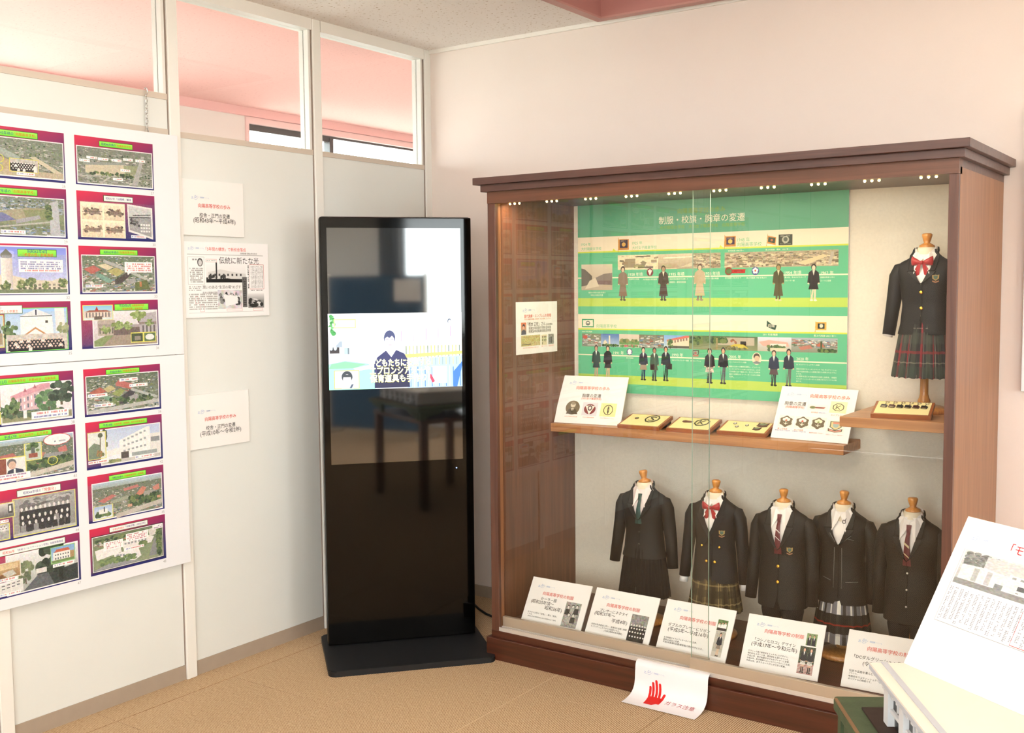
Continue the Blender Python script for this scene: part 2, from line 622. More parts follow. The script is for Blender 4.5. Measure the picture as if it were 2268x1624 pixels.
# corridor behind the partition, seen through the panes
CX = -1.88
struct(box('ceiling_corridor', CX - .1, -.058, RY, 4.0, RZ, RZ + .05, PINKC))
o = struct(boxes('wall_corridor', [(CX - .1, CX, -.6, .52, 0, RZ), (CX - .1, CX, .52, 3.4, 0, 1.75), (CX - .1, CX, .52, 3.4, 2.508, RZ), (CX - .1, CX, 3.4, 4.0, 0, RZ),
                              (CX - .1, CX, -3.6, -.6, 0, 1.0), (CX - .1, CX, -3.6, -.6, 2.508, RZ), (CX - .1, CX, RY, -3.6, 0, RZ)], WHITEW))
struct(box('trim_1', CX, CX + .03, RY, 4.0, 2.51, RZ, M('pink_picture_rail', 0xe9bab6, .6, .3)))
DARKF = M('bronze_window_frame', 0x3b3a3c, .35, .5)
for k, (ya, yb, zs_) in enumerate(((.52, 3.4, 1.75), (-3.6, -.6, 1.0))):  # first sill raised to cut its light; second window unseen, added for light
    w = bpy.data.objects.new('window_%d' % (20 + k), None)
    COL.objects.link(w)
    struct(w)
    box('casing', CX - .09, CX + .012, ya, yb, 2.470, 2.508, PINKL, w)
    box('casing', CX - .09, CX + .012, ya, ya + .024, zs_, 2.470, PINKL, w)
    box('casing', CX - .09, CX + .012, yb - .024, yb, zs_, 2.470, PINKL, w)
    ym = ya + .74
    box('sash_frame', CX - .07, CX - .02, ya + .024, ym, 2.432, 2.470, DARKF, w)
    box('sash_frame', CX - .07, CX - .02, ym, yb - .024, 2.456, 2.470, DARKF, w)
    box('mullion', CX - .07, CX - .015, ym, ym + .035, zs_ + .03, 2.46, DARKF, w)
    box('sash_frame', CX - .07, CX - .02, ya + .024, yb - .024, zs_, zs_ + .03, DARKF, w)
    box('pane', CX - .05, CX - .045, ya + .024, yb - .024, zs_ + .03, 2.44, CLEAR, w)
struct(box('wall_corridor_end', CX, -.058, 4.0, 4.1, 0, RZ, WHITEW))
struct(box('wall_corridor_near', CX, -.058, RY - .1, RY, 0, RZ, WHITEW))

struct(box('floor_corridor_bounce', CX, -.06, RY, 4.0, -.005, .003, M('pale_bounce_floor', 0xe6dfd8, .4, .4)))  # unseen pale floor, added to bounce light onto the corridor ceiling
struct(mesh('ground_sky_block', [(-40, -40, -.07), (40, -40, -.07), (40, 40, -.07), (-40, 40, -.07)], [(0, 1, 2, 3)], M('pale_ground_block', 0xc4c0b8, .9, .2, var=(1.5, .08))))  # unseen ground, added so sky light falls only from above
# other walls of the room
struct(box('wall_back', -.058, RX, 0, .1, 0, RZ + .35, WALLC))
struct(box('wall_corridor_side', -.058, 0, .1, 4.0, 0, RZ, WHITEW))
struct(box('baseboard_back', .0, RX, -.008, 0, 0, .052, TAUPE))
struct(box('trim_2', .012, RX, -.012, 0, 2.543, RZ, M('white_ceiling_bead', 0xf4efe8, .5)))
struct(boxes('wall_front', [(-.058, 1.8, RY - .1, RY, 0, RZ), (1.8, 5.8, RY - .1, RY, 0, .9), (1.8, 5.8, RY - .1, RY, 2.25, RZ), (5.8, RX, RY - .1, RY, 0, RZ)], WHITEW))
w = bpy.data.objects.new('window_40', None)  # unseen window, added for cool frontal fill on the cabinet
COL.objects.link(w)
struct(w)
for xa in (1.8, 3.78, 5.76):
    box('mullion', xa, xa + .04, RY - .07, RY - .02, .9, 2.25, DARKF, w)
box('sash_frame', 1.84, 5.76, RY - .07, RY - .02, .9, .95, DARKF, w)
box('sash_frame', 1.84, 5.76, RY - .07, RY - .02, 2.20, 2.25, DARKF, w)
box('pane', 1.84, 5.76, RY - .05, RY - .045, .95, 2.20, CLEAR, w)
struct(boxes('wall_right', [(RX, RX + .1, RY, -4.62, 0, RZ), (RX, RX + .1, -4.62, -3.2, 0, .95), (RX, RX + .1, -4.62, -3.2, 2.25, RZ), (RX, RX + .1, -3.2, -2.2, 0, RZ),
                            (RX, RX + .1, -2.2, -1.0, 0, .95), (RX, RX + .1, -2.2, -1.0, 2.25, RZ), (RX, RX + .1, -1.0, .1, 0, RZ)], WHITEW))
for k, (ya, yb) in enumerate(((-4.62, -3.2), (-2.2, -1.0))):  # second window unseen, its width set to limit light on the partition
    w = bpy.data.objects.new('window_%d' % (30 + k), None)
    COL.objects.link(w)
    struct(w)
    box('sash_frame', RX + .02, RX + .07, ya, yb, .95, 1.0, DARKF, w)
    box('sash_frame', RX + .02, RX + .07, ya, yb, 2.21, 2.25, DARKF, w)
    box('sash_frame', RX + .02, RX + .07, ya, ya + .04, 1.0, 2.21, DARKF, w)
    box('sash_frame', RX + .02, RX + .07, yb - .04, yb, 1.0, 2.21, DARKF, w)
    box('pane', RX + .04, RX + .045, ya + .04, yb - .04, 1.0, 2.21, CLEAR, w)

# ceiling with a raised bay edged in rose-brown
HX0, HX1, HY0, HY1 = .972, 5.6, -5.6, -.072
struct(boxes('ceiling', [(-.058, RX, HY1, .0, RZ, RZ + .3), (-.058, RX, RY, HY0, RZ, RZ + .3), (-.058, HX0, HY0, HY1, RZ, RZ + .3), (HX1, RX, HY0, HY1, RZ, RZ + .3)], CEILM))
struct(box('ceiling_bay', HX0 - .02, HX1 + .02, HY0 - .02, HY1 + .02, RZ + .28, RZ + .33, CEILM))
tr = bpy.data.objects.new('trim_3', None)
COL.objects.link(tr)
struct(tr)
TW = .012
box('bay_edge', HX0 - TW, HX0 + TW, HY0 - TW, HY1 + TW, RZ - .012, RZ + .28, PINKT, tr)
box('bay_edge', HX1 - TW, HX1 + TW, HY0 - TW, HY1 + TW, RZ - .012, RZ + .28, PINKT, tr)
box('bay_edge', HX0 + TW, HX1 - TW, HY1 - TW, HY1 + TW, RZ - .012, RZ + .28, PINKT, tr)
box('bay_edge', HX0 + TW, HX1 - TW, HY0 - TW, HY0 + TW, RZ - .012, RZ + .28, PINKT, tr)
LIP = M('rose_lip', 0xb98a82, .5)
box('bay_lip', HX0 - .02, HX0 + .02, HY0 - .02, HY1 + .02, RZ - .016, RZ - .008, LIP, tr)
box('bay_lip', HX0 + .02, HX1 + .02, HY1 - .02, HY1 + .02, RZ - .016, RZ - .008, LIP, tr)

# tube fixtures in the raised bay (out of frame, mirrored in the glass)
TUBEM = M('lit_tube', 0xfff6e8, .4, emis=(0xfffaf2, 37.0))
TUBEW = M('lit_warm_tube', 0xfff0dc, .4, emis=(0xffe2bc, 31.0))
STEEL0 = M('rod_steel', 0xc0c0c0, .3, .5, 1.0)
def tube_fixture(x, y, label, col, rz=0.0):
    t = thing('ceiling_light', label, 'light', (x, y, RZ - .08), (0, 0, rz))
    box('housing', -.62, .62, -.03, .03, -.035, 0, POSTM, t, .006, 1)
    for s in (-.4, .4):
        tube('hanger_rod', [(s, 0, 0), (s, 0, .36)], .005, STEEL0, t)
    for s in (-.07, .07):
        tube('fluorescent_tube', [(-.58, s, -.03), (.58, s, -.03)], .014, TUBEM if x < 3 else TUBEW, t)
    for s in (-.59, .59):
        box('end_cap', s - .012, s + .012, -.09, .09, -.045, -.01, POSTM, t, .003, 1)
    l = bpy.data.lights.new('tube_glow', 'AREA')
    l.shape, l.size, l.size_y, l.energy = 'RECTANGLE', 1.16, .14, TUBE_W
    l.color = col
    lo = bpy.data.objects.new('tube_glow', l)
    COL.objects.link(lo)
    lo.parent = t
    lo.location = (0, 0, -.07)
for (x, y, s) in ((1.42, -2.0, 'nearest the display cabinet'), (4.3, -1.5, 'near the right wall above the window'), (2.0, -3.6, 'behind the camera on the partition side'), (4.3, -3.6, 'near the blue screen')):
    tube_fixture(x, y, 'white twin tube ceiling light ' + s, (1.0, .96, .90) if x < 3 else (1.0, .86, .68), math.pi / 2 if x < 1.5 else 0.0)
# ------------------------------------------------------------------ display cabinet
W_Z = wood('brown_cabinet_wood_upright', 0x4e2d21, 0x66402f, 'Z')
W_X = wood('brown_cabinet_wood_level', 0x4a302a, 0x5f4037, 'X')
W_D = wood('dark_red_plinth_wood', 0x40200f, 0x562a1b, 'X', .35, .25)
SHELFW = wood('oak_shelf_wood', 0xa06a40, 0xbf8a5a, 'X', .35, .2)
ALU = M('brushed_aluminium', 0xcfc0ac, .35, .5, .6)
ALU2 = M('bright_track', 0xe8e2dc, .25, .5, .5)
PAPERW = M('woven_cream_wallpaper', 0xe8dfcf, .9, .15, bump=(350, .5), var=(120, .03))
CX0, CX1 = .815, 2.515
cab = thing('display_cabinet', 'tall dark brown wooden display cabinet with glass front and lit interior', 'cabinet', (1.665, -.33, 0))
def cbox(name, x0, x1, y0, y1, z0, z1, mat, bevel=0.0, parent=None):
    return box(name, x0 - 1.665, x1 - 1.665, y0 + .33, y1 + .33, z0, z1, mat, parent or cab, bevel, 2)
cbox('plinth', .800, 2.530, -.666, -.006, 0, .086, W_D, .002)
cbox('bottom_rail', CX0, CX1, -.652, -.60, .086, .113, W_D, .0015)
cbox('floor_board', .846, 2.489, -.60, -.085, .113, .14, W_D)
VEN = wood('lighter_brown_veneer', 0x85583a, 0x9c6c48, 'Z')
cbox('side_panel', CX0, .850, -.632, -.006, .086, 1.79, VEN)
cbox('side_panel', 2.487, CX1, -.632, -.006, .086, 1.79, VEN)
cbox('stile', CX0, .850, -.65, -.632, .086, 1.77, W_Z, .0015)
cbox('stile', 2.487, CX1, -.65, -.632, .086, 1.77, W_Z, .0015)
LIN = wood('shaded_veneer_lining', 0x5e3a26, 0x744830, 'Z')  # added lining, a shaded copy of the veneer to darken the inner sides
cbox('shade_lining', .850, .8525, -.612, -.086, .14, 1.79, LIN)
cbox('shade_lining', 2.4845, 2.487, -.60, -.086, .14, 1.79, LIN)
cbox('back_panel', .850, 2.487, -.085, -.07, .113, 1.80, PAPERW)
cbox('top_board', .850, 2.487, -.60, -.06, 1.80, 1.815, W_X)
cbox('header_rail', CX0, CX1, -.652, -.612, 1.770, 1.814, wood('header_wood', 0x57341f, 0x6c422d, 'X'))
cbox('top_frame', CX0, CX1, -.612, -.006, 1.79, 1.814, W_X)
cbox('cornice', CX0 - .020, CX1 + .018, -.668, -.004, 1.814, 1.840, W_X, .0015)
cbox('cornice', CX0 - .042, CX1 + .036, -.688, -.002, 1.840, 1.866, W_X, .0015)
cbox('track', .850, 2.487, -.650, -.605, .113, .120, ALU2)
cbox('track_rib', .850, 2.487, -.6495, -.6475, .120, .128, ALU2)
cbox('track_rib', .850, 2.487, -.6315, -.6290, .120, .128, ALU2)
CASEG = glass('cabinet_glass', (.985, 1.0, .99), .065)
CLEARB = glass('cabinet_glass_inner_side', (1, 1, 1), .004)
def one_mirror(o):
    # the outward face carries the reflection of both faces of the thin pane
    o.data.materials.append(CLEARB)
    for pl in o.data.polygons:
        pl.material_index = 0 if pl.normal.y < -.9 else 1
EDGE = M('green_glass_edge', 0x9fb8a4, .15, .6)
gp = cbox('glass_door', .856, 1.722, -.6230, -.6185, .160, 1.778, CASEG)
cbox('door_rail', .853, 1.724, -.629, -.613, .126, .166, ALU, .001, gp)
one_mirror(gp)
gp2 = cbox('glass_door', 1.668, 2.486, -.6430, -.6385, .160, 1.778, CASEG)
cbox('door_rail', 1.664, 2.486, -.649, -.633, .124, .165, ALU, .001, gp2)
cbox('glass_edge', 1.7212, 1.7222, -.6230, -.6185, .166, 1.77, EDGE, 0, gp)
cbox('glass_edge', 1.6672, 1.6682, -.6430, -.6385, .166, 1.77, EDGE, 0, gp2)
one_mirror(gp2)
cbox('shelf', .850, 2.070, -.275, -.085, .856, .890, SHELFW, .0015)
cbox('shelf', 2.127, 2.487, -.500, -.085, .987, 1.020, SHELFW, .0015)
# lamp strip under the top board
ls = cbox('lamp_strip', .87, 2.47, -.606, -.586, 1.778, 1.80, M('lamp_strip_white', 0xd8d0c0, .5))
LEDM = M('warm_led', 0xffe9b0, .4, emis=(0xffcf78, 26.0))
LEDM.cycles.emission_sampling = 'NONE'
for k in range(10):
    for d in (-.022, 0, .022):
        x = .905 + .168 * k + d
        bm = bmesh.new()
        bmesh.ops.create_icosphere(bm, subdivisions=1, radius=.0044, matrix=Matrix.Translation((x - 1.665, -.597 + .33, 1.7690)))
        me = bpy.data.meshes.new('led')
        bm.to_mesh(me)
        bm.free()
        link('led', me, LEDM, ls)
l = bpy.data.lights.new('strip_glow', 'AREA')
l.shape, l.size, l.size_y, l.energy = 'RECTANGLE', 1.58, .02, CASE_W
l.color = (1.0, .84, .60)
lo = bpy.data.objects.new('strip_glow', l)
COL.objects.link(lo)
lo.parent = cab
lo.location = (0, -.596 + .33, 1.768)
lo.rotation_euler = (math.radians(12), 0, 0)

# ------------------------------------------------------------------ video kiosk
KA = math.radians(48.98)
BLACKG = M('black_gloss_glass', 0x050505, .06, .35)
BLACKM = M('black_satin_metal', 0x0b0b0c, .38, .4)
BLACKP = M('black_powder_coat', 0x16171a, .5, .4, bump=(1500, .1))
LCD = M('dark_screen_glass', 0x101214, .04, .5)
LCD.node_tree.nodes['Principled BSDF'].inputs['IOR'].default_value = 2.3
kio = thing('video_kiosk', 'tall black freestanding video kiosk with a lit screen in the corner', 'kiosk', (.23, -.96, 0), (0, 0, KA))
# kiosk axes: x along the face, -y towards the viewer
bx = box('body', -.002, .603, .004, .046, .02, 1.735, BLACKM, kio, .012, 3)
box('front_glass', .0, .601, -.002, .006, .024, 1.732, BLACKG, kio, .0035, 2)
scr = box('screen', .026, .557, -.0035, -.002, .756, 1.690, LCD, kio)
bm = bmesh.new()
def rr_prism(bm, x0, x1, y0, y1, z0, z1, r, bev):
    pts = []
    for (cx, cy, a0) in ((x1 - r, y1 - r, 0), (x0 + r, y1 - r, 90), (x0 + r, y0 + r, 180), (x1 - r, y0 + r, 270)):
        for k in range(6):
            a = math.radians(a0 + 18 * k)
            pts.append((cx + r * math.cos(a), cy + r * math.sin(a)))
    lo_ = [bm.verts.new((x, y, z0)) for x, y in pts]
    hi_ = [bm.verts.new((x, y, z1)) for x, y in pts]
    n = len(pts)
    bm.faces.new(lo_[::-1])
    top = bm.faces.new(hi_)
    for k in range(n):
        bm.faces.new((lo_[k], lo_[(k + 1) % n], hi_[(k + 1) % n], hi_[k]))
    if bev:
        bmesh.ops.bevel(bm, geom=list(top.edges), offset=bev, segments=2, affect='EDGES')
rr_prism(bm, -.021, .622, -.297, .16, 0, .022, .03, .004)
me = bpy.data.meshes.new('base_plate')
bm.to_mesh(me)
bm.free()
link('base_plate', me, BLACKP, kio)
box('status_light', .5285, .5315, -.0030, -.0015, .7185, .7215, M('blue_status_led', 0x9fc0ff, .4, emis=(0x88aaff, 14.0)), kio)
# picture on the screen
p = Pic(640, 352, 0xf7fbff)
p.grad(0, 0, 1, .66, 0xfdfeff, 0xffffff)
p.dots(0, .0, .06, .30, 30, 3, (0x2e8a3c, 0x6cc070, 0xcfeccf, 0x4aa858), .014, .03)
p.rect(.06, .03, .21, .22, 0xfffef4).frame(.042, .072, .205, .19, 0xf8e89a, .008)
p.poly([(.10, .22), (.16, .22), (.16, .66), (.10, .66)], 0xdfe9f6).poly([(.16, .22), (.24, .30), (.24, .66), (.16, .66)], 0xf2f7fd)
p.rect(.115, .45, .14, .53, 0xb8d4e8).rect(.14, .45, .152, .53, 0x7a8890).rect(.2, .43, .225, .5, 0xcfe4f0).line(.10, .22, .10, .62, .004, 0xc0cce0)
p.poly([(.045, .44), (.085, .36), (.10, .36), (.10, .44)], 0xaab8c4).rect(.01, .44, .08, .52, 0x3a3438)
p.ell(.02, .45, .012, .03, 0xcfe0e8).ell(.05, .45, .012, .03, 0xcfe0e8).rect(.0, .54, .09, .62, 0xdfe6f4)
p.poly([(0, .66), (.12, .62), (.28, .66), (.34, .70), (.34, 1), (0, 1)], 0xa9ecd0).poly([(.02, .66), (.12, .63), (.27, .67), (.18, .72), (0, .72)], 0x8fd6a8)
p.poly([(.18, .72), (.3, .68), (.42, .7), (.2, .76)], 0xeefaf4)
for k in range(15):
    x = .54 + .031 * k
    h = .2 + .09 * ((k * 7) % 5) / 5
    p.line(x, .40 - h * .8, x, .40 - .02, .004, 0xf5c9e0 if k % 3 else 0xf09cc8)
p.ell(.905, .12, .014, .035, 0x6a7a8c).ell(.907, .13, .011, .03, 0xf6eef0)
p.poly([(.5, .42), (.92, .32), (1, .36), (1, .46), (.55, .50)], 0xfffbd8)
for k in range(16):
    x = .575 + .027 * k
    p.line(x, .44, x, .60, .006, 0xf0e070 if k % 3 else 0x70887a)
p.poly([(.56, .55), (1, .52), (1, .56), (.56, .60)], 0xf6ec80)
p.poly([(.58, .62), (1, .58), (1, 1), (.58, 1)], 0xbcd4f4)
for k in range(16):
    x = .58 + .027 * k
    p.line(x, .60, x, .70, .006, 0xf4ea86 if k % 2 else 0x9fb6b0)
    p.line(x, .72 + .01 * (k % 3), x, .99, .006, 0x5b8fd8 if k % 2 else 0xe8f2ff)
p.poly([(.93, .80), (1, .66), (1, .72), (.96, 1), (.93, 1)], 0x4a86d8)
p.rect(.77, .72, .88, .95, 0xfafcff).poly([(.745, .84), (.76, .82), (.79, .92), (.77, .94)], 0xf04a68)
p.poly([(.335, .99), (.335, .66), (.36, .58), (.42, .50), (.5, .49), (.56, .54), (.585, .62), (.6, .99)], 0x353a6c)
p.poly([(.34, .99), (.36, .7), (.57, .7), (.6, .99)], 0x24284e)
p.poly([(.42, .49), (.5, .49), (.463, .585)], 0xf6f2fb)
p.ell(.452, .33, .042, .10, 0x46507c).ell(.452, .37, .036, .10, 0xf6ecf4)
p.poly([(.413, .34), (.42, .27), (.45, .25), (.485, .28), (.492, .35), (.47, .30), (.45, .33), (.435, .31)], 0x46507c)
p.rect(.425, .345, .443, .352, 0x9a94b0).rect(.462, .345, .48, .352, 0x9a94b0).rect(.444, .42, .465, .43, 0xd8a0b4)
p.rect(.04, .75, .22, .985, 0xfdfefe).frame(.038, .745, .222, .99, 0xe0c070, .005)
p.ell(.132, .83, .04, .075, 0x39444c).ell(.132, .865, .03, .07, 0xf4ece8).rect(.1, .8, .165, .835, 0x39444c)
p.poly([(.09, .985), (.11, .94), (.16, .94), (.18, .985)], 0xcfd8e0).poly([(.15, .98), (.165, .93), (.18, .93), (.165, .98)], 0x4a5a70)
im = picmat('kiosk_video_still', p, emis=1.55)
kmap = lambda u, v: (.024 + .5345 * u, -.0042, 1.354 - .301 * v)
still = quad('video_still', kmap, 0, 0, 1, 1, im, scr)
kmap2 = lambda u, v: (.024 + .5345 * u, -.0046, 1.354 - .301 * v)
kmap3 = lambda u, v: (.024 + .5345 * u, -.0050, 1.354 - .301 * v)
CAPY = M('subtitle_yellow_edge', 0xe8e878, .5, emis=(0xd8d860, 1.0))
CAPW = M('subtitle_white', 0xffffff, .5, emis=(0xffffff, 2.2))
CAPY.cycles.emission_sampling = CAPW.cycles.emission_sampling = 'NONE'
for s, u0, u1, vc in (('子どもたちに披露する', .298, .757, .655), ('エプロンシアターや', .303, .752, .757), ('保育道具も手作り！', .303, .752, .862)):
    for dx, dy in ((-.0022, 0), (.0022, 0), (0, .007)):
        lettering('subtitle_edge', s, kmap2, u0 + dx, u1 + dx, vc + dy, CAPY, scr, .563, .105)
    lettering('subtitle', s, kmap3, u0, u1, vc, CAPW, scr, .563, .1)
lettering('subtitle', '普通科', kmap3, .06, .19, .13, M('pale_caption', 0xfff8d8, .5, emis=(0xfff8d8, 1.6)), scr, .563, .07)

cb = tube('power_cable', [(.26, -.10, .006), (.33, -.14, .012), (.40, -.185, .006), (.47, -.225, .006), (.60, -.27, .006), (.78, -.26, .006)], .005, M('black_rubber', 0x101010, .6))
tag(cb, 'black power cable on carpet between kiosk and cabinet', 'cable')
# ------------------------------------------------------------------ photo panels on the partition
AER = (0x8f9490, 0xa8a8a0, 0x6f7a70, 0xc4c0b4, 0x7c8078, 0x98a090)
AERC = (0x8f9a90, 0xb4b4ac, 0x5f7a60, 0xd4d0c4, 0x7c8478, 0xa86858, 0x6880a0, 0xe0dcd4)
GREENB = (0x3f5a38, 0x54703f, 0x2e4630, 0x6d8248)
def slide_bg():
    p = Pic(380, 201, 0x8a2850)
    t = np.clip((p.xx * .55 + p.yy * .9) / 1.2, 0, 1)[..., None]
    c0, c1, c2 = rgb(0xd2304e), rgb(0x8c2c5c), rgb(0x23256e)
    p.a = np.where(t < .5, c0 + (c1 - c0) * (t / .5), c1 + (c2 - c1) * ((t - .5) / .5))
    b = np.clip((p.yy - .9) / .1, 0, 1)[..., None]
    p.a = p.a * (1 - b) + rgb(0x1e2468) * b
    return p
def gbar(p, x0, y0, x1, y1, white=False):
    p.rect(x0, y0, x1, y1, 0x2c5a2c)
    if white:
        p.rect(x0 + .006, y0 + .01, x1 - .006, y1 - .01, 0xf6f4f0)
    else:
        p.grad(x0 + .006, y0 + .01, x1 - .006, y1 - .012, 0x9af05a, 0x74d838)
def frame_white(p, x0, y0, x1, y1, t=.012):
    p.rect(x0 - t, y0 - t * 1.9, x1 + t, y1 + t * 1.9, 0xf3eef0)
def note(p, x0, y0, x1, y1, seed, rows=1, two=True):
    p.rect(x0, y0, x1, y1, 0xfcfbfa)
    m = x0 + (x1 - x0) * (.35 if two else .0)
    if two:
        p.marks(x0 + .01, y0 + .012, m, y1 - .012, rows, seed, 0x7a80c8, .6)
    p.marks(m + .005, y0 + .012, x1 - .01, y1 - .012, rows, seed + 1, 0xe07070, .7)
def aerial(p, x0, y0, x1, y1, seed, pal=AER, base=0x6f7c68, n=420, sky=.0, sz=.016):
    p.grad(x0, y0, x1, y1, base, 0x7c8470)
    if sky:
        p.grad(x0, y0, x1, y0 + (y1 - y0) * sky, 0xa9c4dc, 0x9fb0ac)
    p.town(x0, y0 + (y1 - y0) * sky, x1, y1, n, seed, pal, sz)
    p.dots(x0, y0 + (y1 - y0) * max(sky, .1), x1, y1, n // 4, seed + 5, GREENB, sz * .8, sz)
def group(p, x0, y0, x1, y1, seed, bg=0xb8b4ac, dark=0x1c1c1e, face=0xe8e0d8, rows=4, per=9):
    p.rect(x0, y0, x1, y1, bg)
    p.grain(x0, y0, x1, y1, .25, 6, seed)
    r = random.Random(seed)
    for k in range(rows):
        y = y0 + (y1 - y0) * (.35 + .6 * k / rows)
        for i in range(per):
            x = x0 + (x1 - x0) * (.06 + .88 * (i + .5 * (k % 2)) / per)
            h = (y1 - y0) * .3
            w = (x1 - x0) / per * .55
            p.poly([(x - w, min(y1, y + h)), (x - w * .8, y), (x + w * .8, y), (x + w, min(y1, y + h))], dark if r.random() < .85 else 0xe6e4e0)
            p.ell(x, y - h * .05, w * .42, h * .2, face)

def S26(p):
    frame_white(p, .02, .22, .975, .93); aerial(p, .02, .22, .975, .93, 1)
    p.poly([(.02, .44), (.5, .70), (.42, .93), (.02, .80)], 0xb09c74).poly([(.02, .3), (.14, .3), (.5, .56), (.46, .64), (.02, .42)], 0x98a49c).poly([(.6, .55), (.66, .53), (.97, .82), (.95, .9)], 0xcabfa0)
    p.line(.02, .56, .3, .72, .03, 0x8f9a94); p.rect(.02, .82, .975, .93, 0xb8a888).grain(.02, .22, .975, .93, .12, 5, 2)
    group(p, .38, .60, .69, .84, 3); p.frame(.375, .59, .695, .855, 0xe8e030, .006)
    p.ell(.26, .62, .06, .085, 0xd8dc30, .86).ell(.24, .80, .065, .085, 0xd8dc30, .86); note(p, .45, .855, .65, .91, 7)
    gbar(p, .18, .06, .70, .19)
def S27(p):
    frame_white(p, .03, .22, .975, .95); aerial(p, .03, .22, .975, .95, 11, base=0x747c6c)
    p.poly([(.12, .58), (.6, .52), (.78, .52), (.72, .72), (.3, .78), (.12, .74)], 0xc8bc9c).poly([(.6, .53), (.8, .51), (.75, .7), (.62, .7)], 0x8f966c).poly([(.84, .30), (.88, .30), (.78, .93), (.70, .93)], 0xa6a6a4).line(.10, .56, .62, .49, .03, 0x8c948c)
    p.line(.05, .82, .7, .74, .016, 0xa8a69c).line(.3, .95, .45, .76, .02, 0xb0aea4); p.dots(.15, .68, .75, .80, 40, 5, GREENB, .02, .03); p.grain(.03, .22, .975, .95, .1, 5, 4)
    for k, (x, y) in enumerate(((.14, .40), (.28, .41), (.45, .41), (.6, .37), (.76, .37), (.05, .47), (.56, .60), (.46, .80))):
        note(p, x, y, x + .13, y + .055, 20 + k)
    gbar(p, .30, .06, .73, .18)
def S29(p):
    frame_white(p, .02, .22, .965, .95); aerial(p, .02, .22, .965, .55, 21, (0x7c94b4, 0x98a8b8, 0xd8d8d8, 0x6880a8, 0x8ca0b0), n=260)
    p.rect(.02, .52, .965, .95, 0x7c8a64); aerial(p, .02, .75, .965, .95, 22, (0x8ca0b8, 0x6888c0, 0xb8c0c4, 0x6d7c58), 0x6a7a58, 90)
    p.poly([(.1, .55), (.55, .42), (.82, .42), (.8, .60), (.5, .70), (.02, .68)], 0x9c9474).poly([(.5, .47), (.8, .42), (.78, .62), (.55, .66)], 0x7f8a5a).poly([(.02, .60), (.28, .53), (.42, .66), (.02, .78)], 0x646ca4).poly([(.42, .66), (.68, .55), (.7, .62), (.42, .74)], 0x9a9aa4)
    p.poly([(.8, .3), (.9, .24), (.92, .95), (.8, .95)], 0xb0b4bc); p.dots(.74, .32, .84, .66, 40, 7, GREENB, .03, .04); p.line(.02, .86, .8, .68, .018, 0xa8a8a0); p.grain(.02, .22, .965, .95, .1, 5, 8)
    note(p, .25, .86, .52, .93, 40); gbar(p, .12, .05, .67, .18)
def S30(p):
    p.rect(.04, .22, .60, .95, 0xf4eec8)
    for k, (x, y) in enumerate(((.06, .27), (.335, .27), (.06, .63), (.335, .63))):
        p.grad(x, y, x + .25, y + .31, 0xf2e4c0, 0xe0c8a4); p.dots(x, y + .05, x + .25, y + .24, 22, 50 + k, (0x4c4038, 0x6a5a4c, 0x8c7460, 0xb08c70), .02, .03); p.rect(x + .08, y + .12, x + .22, y + .2, 0x8a7464).line(x, y + .16, x + .25, y + .14, .006, 0x5a4a40)
        p.grain(x, y, x + .25, y + .31, .2, 5, 60 + k)
    p.poly([(.63, .21), (.965, .27), (.965, .95), (.64, .80)], 0xe6e4e0); p.poly([(.65, .25), (.945, .30), (.945, .90), (.655, .76)], 0x98989a)
    p.poly([(.65, .25), (.945, .30), (.945, .46), (.65, .48)], 0xc4c8c8).line(.7, .45, .94, .42, .012, 0x4c4c50).line(.65, .5, .94, .48, .01, 0x3c3c40); p.dots(.66, .5, .8, .7, 20, 9, (0x3a3a3c, 0x5c5c5e, 0x888888), .02, .03)
    for k in range(4):
        for j in range(3):
            p.rect(.8 + .035 * k, .62 + .07 * j, .825 + .035 * k, .66 + .07 * j, 0xe8e8e6)
    p.grain(.65, .3, .945, .76, .18, 5, 12); note(p, .67, .87, .87, .935, 44); gbar(p, .33, .06, .71, .19, True)
def S32(p):
    frame_white(p, .02, .06, .97, .96); p.grad(.02, .06, .97, .96, 0x7f8fe0, 0xcfd4f8); p.dots(.02, .1, .97, .5, 10, 3, (0x9aa6ea, 0xa8b2f0), .1, .06)
    p.rect(.235, .28, .36, .88, 0xe8ddd4).grad(.235, .28, .36, .88, 0xf2e9df, 0xc8bcb8, 0).poly([(.235, .21), (.297, .10), (.36, .21), (.355, .27), (.24, .27)], 0x6c7068).rect(.25, .23, .345, .28, 0x8c9094)
    p.poly([(.02, .42), (.1, .5), (.2, .56), (.24, .62), (.24, .9), (.02, .9)], 0xdcccb8).poly([(.36, .62), (.55, .70), (.8, .72), (.9, .66), (.97, .70), (.97, .9), (.36, .9)], 0xd8ccb4)
    for k in range(9):
        p.rect(.42 + .055 * k, .78, .45 + .055 * k, .82, 0x8a8274).rect(.42 + .055 * k, .85, .45 + .055 * k, .9, 0x5c584c)
    for k, (x, y, a) in enumerate(((.13, .72, .06), (.28, .82, .05), (.45, .80, .05), (.56, .78, .06), (.72, .80, .04), (.92, .76, .05), (.04, .8, .04))):
        p.tree(x, y, a, a * 1.7, k, (0x5c7440, 0x748a4c, 0x8c9a5c, 0x4c6038))
    p.rect(.02, .89, .97, .96, 0x6c7c58).grain(.02, .5, .97, .96, .1, 5, 3)
    p.rect(.43, .30, .93, .55, 0xfaf8f8); p.marks(.45, .33, .91, .50, 4, 4, 0x6a70b0, .7); p.marks(.5, .50, .88, .54, 1, 8, 0xe06060, .8); gbar(p, .42, .10, .86, .25)
